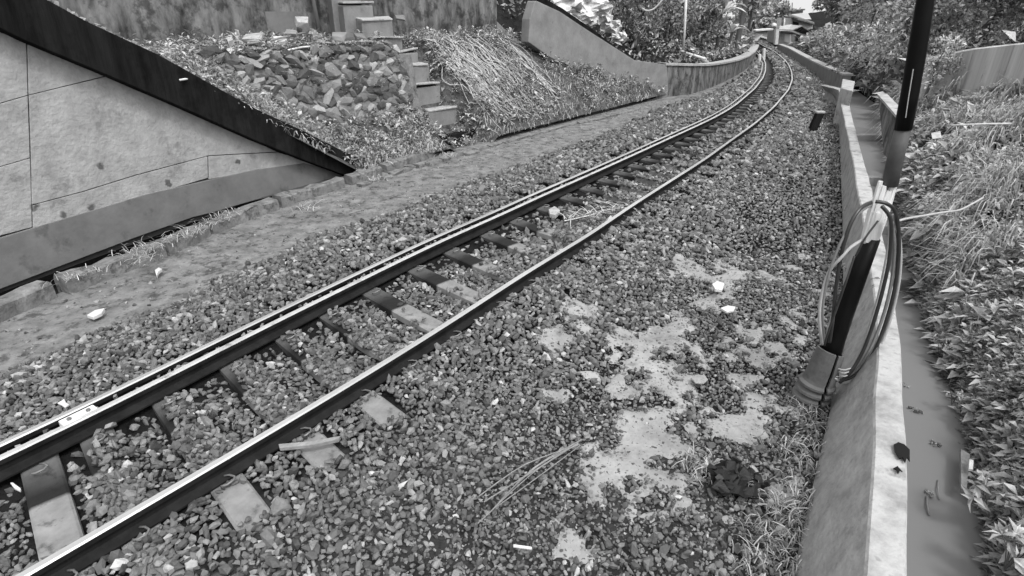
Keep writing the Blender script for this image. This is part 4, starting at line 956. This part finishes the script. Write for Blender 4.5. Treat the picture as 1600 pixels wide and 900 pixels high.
# palm frond between the rails
t = thing('palm_frond', 'dry palm frond lying between the rails on the sleepers', 'frond', P(935, 332, 0))
sp_ = [P(882, 345, .03), P(915, 338, .04), P(950, 328, .04), P(985, 322, .03)]
MB().tube(spline(sp_, 4), .006, 5).build('midrib', M['wood'], t)
n = 34; ps = np.array([lerp(sp_[0], sp_[3], k / n) + np.array([0, 0, .02]) for k in range(n)]); 
V, F, tn = blades(ps, np.full(n, .34), np.full(n, .5), width=.006, arch=1.0, up=.12); merge('leaflets', [(V, F, tn)], M['leaf'], parent=t)['kind'] = 'stuff'
# dead grass tufts along the wall foot and path, straw on the curb
def tufts(px_list, z, n, ln, mu, spread, wid=.0035, up=1., lean=None):
    Ls = []
    for (x, y) in px_list:
        c = P(x, y, z); m = n; p = c + rng.normal(0, spread, (m, 3)) * np.array([1, 1, 0]); Ls.append(blades(p, ln * rng.uniform(.4, 1.2, m), ltone(m, mu, .4), width=wid, up=up, lean=lean))
    return Ls
merge('dry_grass', tufts([(1250, 640), (1268, 665), (1262, 700), (1225, 700), (1270, 735), (1240, 770), (1215, 800), (1262, 790), (1255, 830), (1235, 860), (1200, 840), (1180, 880), (1225, 890), (1190, 770), (1285, 610), (1100, 740), (1095, 730)], -.14, 60, .13, .24, .06, .0028, .5), M['leaf'], kind='stuff')
merge('dry_straw', tufts([(240, 385), (270, 375), (300, 365), (320, 350), (345, 340), (355, 335), (210, 395), (120, 432), (225, 405), (590, 280), (700, 243), (480, 325)], -.04, 45, .22, .4, .09, .0035, .35), M['leaf'], kind='stuff')
merge('track_weeds', tufts([(600, 500), (640, 468), (360, 660), (1320, 260), (1318, 300), (1316, 330), (1312, 230), (1318, 420), (1310, 520), (1306, 560), (1325, 215), (1322, 460)], -.1, 30, .1, .3, .05, .003, .8), M['leaf'], kind='stuff')
# far verge weeds between ballast and wall
n = 9000; y = rng.uniform(9, 45, n); s_, o_, hg_ = to_so(Wl(y) - rng.uniform(.05, 2.2, n), y); x = Wl(y) - rng.uniform(.03, 1., n) ** 1.5 * np.interp(y, [9, 14, 30], [.5, 1.6, 1.]); k = rng.random(n) < .7
p = np.stack([x, y, zground(x, y)[0]], 1)[k]; merge('verge_grass', [blades(p, rng.uniform(.05, .18, len(p)) * np.interp(p[:, 1], [9, 30], [1, 2]), ltone(len(p), .3), width=.007, up=.6)], M['leaf'], kind='stuff')

# ================================================================== hillside weeds
def hill_pts(n, t0, t1, d0, d1, thr=None, seed=0):
    t_ = rng.uniform(t0, t1, n); d = rng.uniform(d0, d1, n); x, y, z = hillp(t_, d); p = np.stack([x, y, z], 1); k = inview(p, 150)
    st = np.abs(t_ - np.interp(d, STD, STT)) < .33; k &= ~((d > .7) & st)
    if thr is not None: k &= fbm(t_ * 1.5, d * 1.5, seed) > thr
    return p[k]
Ls = []
def addl(p, size, mu, lift=.06, droop=.5):
    m = len(p); p = p.copy(); p[:, 2] += rng.uniform(0, lift, m); nr = np.tile(np.array([[.4, -.6, .8]]), (m, 1)); k5 = m // 5; Ls.append(rosettes(p[:k5], size * np.exp(rng.normal(0, .3, k5)), ltone(k5, mu, .4), m=6, h=lift))
addl(hill_pts(11000, -2.2, 13, .05, 1.0, .42, 5), .075, .3, .1)
addl(hill_pts(8000, 3.6, 13, .2, 2.4, .45, 6), .09, .28, .12)
addl(hill_pts(5000, -4, 7, 1.6, 3.2, .5, 7), .09, .3, .04); addl(hill_pts(3500, -2.6, 2.4, .85, 1.5, .5, 17), .08, .22, .05); addl(hill_pts(700, 2.2, 4.2, .3, 2.4), .08, .26, .1)
merge('hillside_weeds', Ls, M['leaf'], kind='stuff')
Ls = []
p = hill_pts(5000, -2.4, 2.4, .02, .9, .45, 8); Ls.append(blades(p, rng.uniform(.08, .28, len(p)), ltone(len(p), .42, .5), width=.008, up=.6))
p = np.vstack([hill_pts(5000, -4, 7.5, 1.45, 3.2, .4, 9), hill_pts(5000, -3.5, 3.0, 1.12, 1.6)]); Ls.append(blades(p, rng.uniform(.1, .3, len(p)), ltone(len(p), .46, .5), width=.009, up=.15))
p = hill_pts(6000, 3.3, 12.8, .0, 1.8, .38, 10); Ls.append(blades(p, rng.uniform(.08, .3, len(p)), ltone(len(p), .42, .5), width=.006, up=.6))
merge('hillside_grass', Ls, M['leaf'], kind='stuff')
# long dry vines flowing down the mound
vm = MB()
for k in range(120):
    t0 = random.choice([3.95, 4.2, 4.6, 5.2, 5.8, 6.4]) + random.gauss(0, .14); d = random.uniform(1.1, 2.0); pts = []; tt = t0
    for q in range(8):
        x, y, z = hillp(np.array([tt]), np.array([d])); pts.append(np.array([x[0], y[0], z[0] + .05 + .05 * math.sin(q * .9) + random.uniform(0, .03)])); d -= random.uniform(.04, .24); tt += random.gauss(.06, .09)
        if d < .05: break
    if len(pts) > 2: vm.tube(spline(pts, 2), random.uniform(.005, .011), 4)
vm.build('dry_vines', M['drystem'], kind='stuff')
# rubbish and loose slabs on the terrace edge
def hp_(px, py, d): return VP(px, py, HA + hn * d, HB + hn * d)
for k, (x, y, w, h, mt, lb) in enumerate(((395, 60, 22, 5, 'concpale', 'pale stone slab left of the rubbish on the terrace edge'), (437, 64, 16, 6, 'white', 'white bundle among the rubbish on the terrace edge'), (455, 52, 14, 5, 'oldwood', 'dark bent board leaning on the terrace rubbish'), (472, 35, 16, 6, 'concpale', 'pale tile lying on top of the terrace rubbish'), (500, 68, 14, 6, 'white', 'white twisted rag below the dark trunk'), (530, 57, 18, 6, 'wing', 'grey stone block near the stair head'), (563, 58, 16, 6, 'concgrey', 'dark flat block right beside the stairway'), (625, 27, 14, 4, 'concgrey', 'small dark block right of the stair head'))):
    c = hp_(x, y, 1.75); a = rng.uniform(-.5, .5); R = np.array([[math.cos(a), -math.sin(a), 0], [math.sin(a), math.cos(a), 0], [0, 0, 1]]) @ np.array([[1, 0, 0], [0, .96, -.28], [0, .28, .96]])
    o = MB().box(c, (w * .0062, .12, h * .0065), R, jit=.015).build('loose_slab', M[mt], bevel=.012); setbase(o, c); tag(o, lb, 'slab')
twig('thin_pole', 'long thin pale pole lying across the terrace rubbish', 'pole', [hp_(342, 73, 1.5), hp_(410, 66, 1.6), hp_(480, 50, 1.7)], .018, M['oldwood'])
twig('thin_pole', 'thin pale pole lying along the top of the rubble wall', 'pole', [hp_(425, 84, 1.25), hp_(470, 74, 1.3), hp_(510, 70, 1.35)], .016, M['wood'])
twig('thin_pole', 'short pale stick poking out over the dark parapet', 'pole', [WPt(281, 125, -.22), WPt(300, 122, -.1), WPt(335, 118, .15)], .012, M['wood'])
def bez_sheet(name, label, cat, c, sx, sz, mat, seed, R=None):
    r2 = np.random.default_rng(seed); n = 9; vs = []
    for i in range(n):
        for j in range(n):
            u, v = i / (n - 1) - .5, j / (n - 1) - .5; rr = (u * u + v * v)
            vs.append(c + np.array([u * sx, -.12 * math.cos(u * 9 + seed) * math.cos(v * 7) + r2.normal(0, .035) + rr * .35, v * sz]) + r2.normal(0, .02, 3))
    fs = [(i * n + j, (i + 1) * n + j, (i + 1) * n + j + 1, i * n + j + 1) for i in range(n - 1) for j in range(n - 1)]
    mb = MB().add(vs, fs); o = mb.build(name, M[mat]); so = o.modifiers.new('s', 'SOLIDIFY'); so.thickness = .02; setbase(o, c); return tag(o, label, cat, 'white plastic sheets behind the wing wall')
for k, (x, y, sx, sz, lb) in enumerate(((885, 4, .9, .5, 'crumpled white sheet at the top of the picture behind the wing wall'), (925, 6, 1.0, .55, 'largest crumpled white sheet right of the top one'), (912, 26, .8, .45, 'white sheet sagging onto the coping of the wing wall'), (942, 22, .6, .5, 'white sheet hanging beside the dark bush'), (955, 42, .6, .35, 'lower torn white sheet above the coping'), (968, 58, .5, .3, 'lowest small white sheet near the foot of the slope'))):
    bez_sheet('plastic_sheet', lb, 'plastic sheet', W2(x, y, .95 + .1 * k), sx, sz, 'white', k + 3)
# ================================================================== bank behind the wing wall and curved wall
def lbank(Yv, U):
    d = U ** 1.5 * 26; x = G(Yv) - .5 - d * .9; y = Yv + d * .45
    z = .45 + np.interp(d, [0, 1, 2.5, 6, 26], [0, .35, 1.1, 3., 9.]) + (fbm(x * .6, y * .6, 91) - .5) * .7 * np.clip(d, 0, 1)
    z = np.where(Yv < 19.5, np.minimum(z, z - (19.5 - Yv) * .05), z); return x, y, z
ysl = np.r_[np.arange(17.2, 40, .6), np.arange(40, 118, 3)]
strip('left_bank', lbank, ysl, np.linspace(0, 1, 40), M['bankearth'])
def cover(fn, n, y0, y1, u0, u1, size, mu, lift, m_=150, droop=.6):
    y = rng.uniform(y0, y1, n); u = rng.uniform(u0, u1, n); p = interp_surf(fn, y, u); p = p[inview(p, m_)]; m = len(p); cl = fbm(p[:, 0] * 1.5, p[:, 1] * 1.5, 17); p[:, 2] += rng.uniform(0, 1, m) * lift * (.3 + 1.6 * np.clip(cl - .35, 0, 1))
    return leaves(p, np.tile([[.5, -.6, .7]], (m, 1)), size * np.exp(rng.normal(0, .35, m)), ltone(m, mu, .6) * (.4 + 1.2 * cl), droop=droop)
merge('left_bank_cover', [cover(lbank, 9000, 17.5, 34, .02, .5, .14, .16, .5), cover(lbank, 8000, 30, 80, .0, .6, .3, .2, 1.0), cover(lbank, 3000, 17.5, 40, .3, 1, .3, .12, 1.)], M['leaf'], kind='stuff')

def tree(name, label, base, h, cr, n, size, mu, trunk_r=.12, cat='tree', group=None, clumps=14, droop=.5, lean=(0, 0), crown_z=.68, aspect=.42):
    base = np.array(base, float); t = thing(name, label, cat, base, group)
    top = base + np.array([lean[0], lean[1], h * crown_z]); mb = MB()
    mb.tube(spline([base - np.array([0, 0, .3]), lerp(base, top, .5) + np.array([.06 * h * random.uniform(-1, 1), 0, 0]), top], 4), list(np.linspace(trunk_r, trunk_r * .45, 9)), 8)
    cs = []
    for k in range(clumps):
        v = rng.normal(size=3); v /= np.linalg.norm(v); v = v * rng.uniform(.35, 1.0); c = base + np.array([lean[0], lean[1], h * crown_z]) + v * np.array([cr, cr, h * (1 - crown_z)]); cs.append(c)
        if k < 7: mb.tube([lerp(base, top, .55 + .06 * k), lerp(top, c, .5) + np.array([0, 0, .05 * h]), c], [trunk_r * .35, trunk_r * .22, trunk_r * .1], 5)
    mb.build('trunk', M['bark'], t, smooth=True); Ls = []
    for c in cs:
        m = n // clumps; d = rng.normal(size=(m, 3)); d /= np.linalg.norm(d, axis=1)[:, None]; rr = cr * rng.uniform(.28, .5); p = c + d * (rr * rng.uniform(.35, 1, m) ** .5)[:, None] * np.array([1, 1, .75])
        Ls.append(leaves(p, d * .7 + np.array([[0, 0, .5]]), size * np.exp(rng.normal(0, .3, m)), ltone(m, mu * rng.uniform(.7, 2.0), .5), droop=droop, aspect=aspect))
    merge('crown', Ls, M['leaf'], parent=t); return t
def fan_plant(name, label, base, L, n, mu, width=.12, cat='plant', h=0.):
    """long arching broad leaves from one stem"""
    base = np.array(base, float); t = thing(name, label, cat, base); top = base + np.array([0, 0, h]); MB().tube([base - np.array([0, 0, .2]), top], [.09, .06], 7).build('stem', M['bark'], t, smooth=True)
    for k in range(n):
        az = 2 * math.pi * k / n + random.uniform(-.3, .3); up_a = random.uniform(.5, 1.3); hd = np.array([math.cos(az), math.sin(az), 0]); sd_ = np.array([-math.sin(az), math.cos(az), 0]); pts = []
        l = L * random.uniform(.7, 1.15)
        for q in range(6):
            u = q / 5; pts.append(top + hd * l * u * math.cos(up_a) * (1 + .2 * u) + np.array([0, 0, l * (u * math.sin(up_a) - .65 * u * u)]))
        vs = []; wd = [0.02, .7, 1, .95, .7, .05]
        for p, w in zip(pts, wd): vs += [p - sd_ * width * w + np.array([0, 0, .04 * w]), p, p + sd_ * width * w + np.array([0, 0, .04 * w])]
        F = np.array([(i * 3 + j, i * 3 + j + 1, i * 3 + 3 + j + 1, i * 3 + 3 + j) for i in range(5) for j in range(2)])
        npmesh('frond', np.array(vs), F, M['leaf'], np.full(len(vs), mu * random.uniform(.6, 1.4)), parent=t)
    return t
tree('bush', 'dense dark bush standing right behind the top of the wing wall', D(1000, 92, 21.5), 3.4, 1.25, 3600, .12, .11, .09, 'bush', clumps=20, crown_z=.5)
tree('bush', 'dark leafy bush left of the white pole', D(1042, 92, 24.5), 3.2, 1.0, 2600, .12, .12, .08, 'bush', clumps=16, crown_z=.5)
tree('bush', 'dim tall shrub between the white pole and the pale broad leaves', D(1092, 90, 27.5), 3.6, 1.1, 2600, .14, .13, .09, 'bush', clumps=16, crown_z=.5)
tree('tree', 'tall tree with dark trunk at the inner side of the bend', D(1147, 84, 31), 6.5, 1.7, 2600, .22, .26, .17, clumps=16, crown_z=.75)
tree('tree', 'mid-sized tree behind the curved wall end', D(1163, 68, 42), 5.2, 1.7, 2400, .24, .3, .12, clumps=14, crown_z=.6)
tree('tree', 'tree with drooping pale leaves leaning towards the bend', D(1172, 60, 52), 4.8, 1.9, 2200, .3, .36, .12, clumps=14, crown_z=.6)
fan_plant('banana_plant', 'banana plant with big pale drooping leaves behind the curved wall', D(1118, 88, 27.5), 1.7, 9, .5, .2, h=1.7)
fan_plant('banana_plant', 'smaller banana plant with pale leaves right of the big one', D(1138, 86, 29.5), 1.3, 7, .45, .16, h=1.0)
fan_plant('fan_palm', 'pale fan-leaved palm above the far retaining wall', D(1318, 72, 30), 1.7, 15, .5, .10, h=.5)
fan_plant('fern_clump', 'arching pale fronds right of the far house', D(1290, 72, 33), 1.3, 10, .42, .08, h=.1)
tree('tree', 'dark rounded tree far away behind the end of the track', D(1200, 48, 78), 3.3, 2.2, 2600, .34, .13, .15, clumps=16, crown_z=.5)
tree('tree', 'dark far tree to the right of the rounded one, behind the poles', D(1222, 46, 84), 2.7, 1.7, 1800, .36, .16, .15, clumps=12, crown_z=.5)
tree('tree', 'hazy pale tree closing the view above the bend', D(1180, 40, 100), 4.6, 2.6, 2200, .5, .34, .2, clumps=14, crown_z=.6)
tree('tree', 'leafy tree right of the two houses', D(1296, 62, 46), 4.8, 1.3, 3200, .24, .22, .14, clumps=18, crown_z=.55)
tree('tree', 'tall dark tree behind the fan palm', D(1330, 52, 42), 6.5, 2.2, 3600, .24, .17, .16, clumps=20, crown_z=.6)
tree('tree', 'large tree with clustered leaves left of the black pole', D(1352, 110, 23), 4.2, 1.7, 4200, .15, .25, .12, clumps=22, crown_z=.58)
tree('tree', 'leafy tree directly behind the upper black pipe', D(1400, 112, 19), 3.6, 1.3, 3600, .12, .27, .1, clumps=20, crown_z=.55)
tree('bush', 'low bush with pale leaf tips before the tall trees', D(1372, 130, 17), 1.6, .8, 2000, .1, .3, .06, 'bush', clumps=12, crown_z=.45)
tree('bush', 'shadowy bush hanging over the ditch beyond the wall pier', D(1345, 128, 20.5), 1.7, .9, 1800, .1, .16, .06, 'bush', clumps=12, crown_z=.45)
tree('tree', 'broad tree behind the left end of the upper concrete wall', D(1465, 92, 17), 3.6, 1.5, 6000, .12, .24, .12, clumps=28, crown_z=.36)
tree('tree', 'fine-leaved tree behind the middle of the upper concrete wall', D(1535, 80, 16), 3.2, 1.5, 6000, .11, .2, .12, clumps=28, crown_z=.36)
tree('tree', 'dark tree at the top right corner above the concrete wall', D(1600, 70, 15), 3.0, 1.4, 6000, .11, .15, .12, clumps=28, crown_z=.36)
tree('bush', 'small bush growing against the left end of the streaked concrete wall', D(1452, 128, 11.8), .75, .5, 1600, .06, .3, .03, 'bush', clumps=10, crown_z=.45)
tree('bush', 'rounded bush at the foot of the fan palm', D(1300, 95, 27), 1.3, .9, 1500, .12, .24, .05, 'bush', clumps=10, crown_z=.4)
twig('white_pole', 'slim white pole standing on the ledge behind the curved wall', 'pole', [D(1067, 85, 22.5), D(1070, 40, 22.4), D(1073, -30, 22.3)], .045, M['whitepaint'])
twig('white_pipe', 'short white pipe lying on the ledge at the foot of the white pole', 'pipe', [D(1072, 83, 22.6), D(1102, 92, 22.2)], .05, M['whitepaint'])
twig('hanging_cable', 'pale cable sagging at the top of the picture left of the white pole', 'cable', spline([D(1003, 13, 20), D(1012, 17, 20), D(1024, 12, 20), D(1040, -6, 20)], 5), .03, M['cablepale'])
# marker posts by the bend
for (x, y, y2, Y0, lb) in ((1186, 104, 85, 30, 'short white post at the end of the curved wall'), (1193, 97, 76, 33, 'second short white post, nearer the rails at the bend')):
    a = P(x, y); b2 = D(x + (1 if y > 100 else 1), y2, a[1]); t = thing('marker_post', lb, 'post', a)
    MB().tube([a, b2], [.09, .075], 8).build('post', M['whitepaint'], t); MB().tube([a + np.array([.11, .1, 0]), lerp(a, b2, .7) + np.array([.11, .1, 0])], .06, 6).build('strut', M['black'], t)
# far retaining wall right of the track
fw = [(1213, 70, 82), (1228, 76, 92), (1245, 86, 104), (1265, 97, 117), (1285, 107, 130), (1300, 113, 140), (1309, 118, 150)]
t = thing('far_retaining_wall', 'grey retaining wall below the far house, right of the track', 'wall', P(1250, 106))
for i in range(len(fw) - 1):
    a0 = P(fw[i][0], fw[i][2] ); a1 = P(fw[i + 1][0], fw[i + 1][2]); n_ = np.array([a1[1] - a0[1], -(a1[0] - a0[0]), 0]); n_ /= np.linalg.norm(n_); n_ = n_ if n_[0] > 0 else -n_
    def hgt(b_, yt):
        zz = b_[2]
        for _ in range(60):
            q = b_.copy(); q[2] = zz; zz += (proj(q)[1] - yt) * .004 * (b_[1] / 20)
        return zz
    z0, z1 = hgt(a0, fw[i][1]), hgt(a1, fw[i + 1][1]); d = (a1 - a0) * .004
    MB().prism([a0 + d - [0, 0, .3], a1 - d - [0, 0, .3], [a1[0], a1[1], z1], [a0[0], a0[1], z0]], n_ * .25).build('wall_section', M['concgrey'], t)
    MB().prism([[a0[0], a0[1], z0 + .003], [a1[0], a1[1], z1 + .003], [a1[0] + n_[0] * .3, a1[1] + n_[1] * .3, z1 + .003], [a0[0] + n_[0] * .3, a0[1] + n_[1] * .3, z0 + .003]], (0, 0, .05)).build('cap', M['concpale'], t)
# ================================================================== houses
hY = 46.
def H(px, py, dy=0.): return D(px, py, hY + dy)
t = thing('small_house', 'small single-storey house with pale eaves above the far retaining wall', 'house', H(1238, 76))
MB().prism([H(1217, 68), H(1240, 80), H(1242, 54), H(1219, 49)], (.3, 3., 0)).build('front_wall', M['housewall'], t)
MB().prism([H(1240, 80, .02), H(1258, 78, 2.2), H(1258, 58, 2.2), H(1242, 55, .02)], (-.05, .1, 0)).build('side_wall', M['concdark'], t)
w_ = MB().prism([H(1225, 65, -.04), H(1234, 67, -.04), H(1234, 54, -.04), H(1226, 53, -.04)], (0, .03, 0)).build('window', M['glass'], t)
w_['_child'] = True; w_['_base'] = list(map(float, H(1238, 76)))
MB().prism([H(1234.3, 68, -.06), H(1236, 68.4, -.06), H(1236, 53.4, -.06), H(1234.3, 53, -.06)], (0, .05, 0)).build('frame', M['whitepaint'], w_)
MB().prism([H(1243, 77, .3), H(1255, 76, 1.6), H(1256, 60, 1.6), H(1244, 58, .3)], (-.04, -.03, 0)).build('doorway', M['darkopen'], t)
MB().prism([H(1216, 47, -.5), H(1234, 48, -.5), H(1259, 57, 1.6), H(1262, 50, 4), H(1236, 40, 4), H(1218, 42, 3.6)], (0, 0, .09)).build('roof', M['roof'], t)
MB().prism([H(1216, 48.2, -.52), H(1234, 49.2, -.52), H(1259, 58.4, 1.58), H(1259, 57.2, 1.58), H(1234, 48, -.52), H(1216, 47, -.52)], (0, -.05, 0)).build('eave_board', M['whitepaint'], t)
MB().prism([H(1237, 49, .2), H(1253, 42, .4), H(1265, 51, 2.)], (.5, 3, 0)).build('gable', M['concdark'], t)
MB().prism([H(1235, 49, .1), H(1253, 41.5, .3), H(1253, 40, .3), H(1234, 48, .1)], (.6, 3, 0)).build('gable_roof', M['roof'], t)
MB().prism([H(1253, 41.5, .3), H(1266, 51.5, 1.9), H(1267, 50.5, 1.9), H(1253, 40, .3)], (.6, 3, 0)).build('gable_roof', M['roof'], t)
t = thing('upper_house', 'pale upper house with a sloping dark roof edge behind the small house', 'house', D(1250, 52, 54))
MB().prism([D(1236, 54, 54), D(1268, 60, 54), D(1270, 38, 54), D(1237, 28, 54)], (.4, 4, 0)).build('wall', M['whitepaint'], t)
MB().prism([D(1239, 39, 53.9), D(1248, 41, 53.9), D(1248, 35.5, 53.9), D(1239, 33, 53.9)], (0, .05, 0)).build('window', M['darkopen'], t)
MB().prism([D(1232, 26, 53.5), D(1272, 38.5, 53.5), D(1272, 36.5, 58), D(1232, 23, 58)], (0, 0, .1)).build('roof', M['concdark'], t)
MB().prism([D(1228, 24, 57), D(1262, 20, 60), D(1268, 30, 60), D(1240, 30, 57)], (.2, 1, 0)).build('upper_roof', M['roof'], t)
t = thing('gate_post', 'thick white gate post left of the small house', 'post', D(1214, 70, 45))
MB().prism([D(1211, 70, 45), D(1216, 70, 45), D(1218, 43, 45), D(1213, 42, 45)], (0, .3, 0)).build('post', M['whitepaint'], t, bevel=.02)
MB().prism([D(1212.3, 43, 44.95), D(1218.6, 43.6, 44.95), D(1218.8, 41.6, 44.95), D(1212.5, 41, 44.95)], (0, .4, 0)).build('cap', M['concpale'], t)
t = thing('white_lamp_globe', 'round white globe on a thin stem left of the gate post', 'lamp', D(1209, 52, 50))
bm_ = MB()
for i in range(6):
    pass
gl_c = D(1209.5, 40, 50); R_ = .2; pts = [gl_c + np.array([0, 0, -R_ + 2 * R_ * k / 8]) for k in range(9)]; bm_.tube(pts, [max(.01, math.sqrt(max(0, R_ ** 2 - (-R_ + 2 * R_ * k / 8) ** 2))) for k in range(9)], 12); bm_.build('globe', M['whitepaint'], t, smooth=True)
MB().tube([D(1209, 55, 50), gl_c], .025, 6).build('stem', M['steel'], t)
for (x0, y0, x1, y1, Y0, r, mt, lb) in ((1231, 24, 1232.5, 1, 56, .05, 'concdark', 'left one of the two thin poles against the sky'), (1237, 22, 1238, 4, 58, .04, 'concdark', 'shorter right one of the two thin poles against the sky'), (1222, 46, 1223.5, 25, 49, .07, 'concdark', 'dark post behind the roof of the small house'), (1224.5, 46, 1226, 29, 49.4, .05, 'whitepaint', 'thin pale post just right of the dark one behind the small house')):
    twig('thin_post', lb, 'post', [D(x0, y0, Y0), D(x1, y1, Y0)], r, M[mt])
# low sheds and roofs at the end of the line
for k, (x0, y0, x1, y1, Y0, lb) in enumerate(((1181, 49, 1208, 47, 62, 'low pale roof at the end of the view, left of the white gate post'), (1184, 57, 1202, 62, 56, 'pale slab beside the rails before the far roofs'), (1238, 19, 1258, 16, 66, 'small dark-edged roof on the skyline behind the upper house'))):
    t = thing('distant_shed', lb, 'shed', D((x0 + x1) / 2, y1 + 6, Y0))
    a, b2 = D(x0, y0, Y0), D(x1, y1, Y0); MB().prism([a, b2, b2 + [0, 0, .14], a + [0, 0, .14]], (.2, 1.6, 0)).build('roof', M['whitepaint'] if k < 2 else M['concdark'], t)
    MB().prism([a + [.1, .2, -.9], b2 + [-.1, .2, -.9], b2 + [-.1, .2, -.005], a + [.1, .2, -.005]], (.1, 1.2, 0)).build('wall', M['housewall'], t)
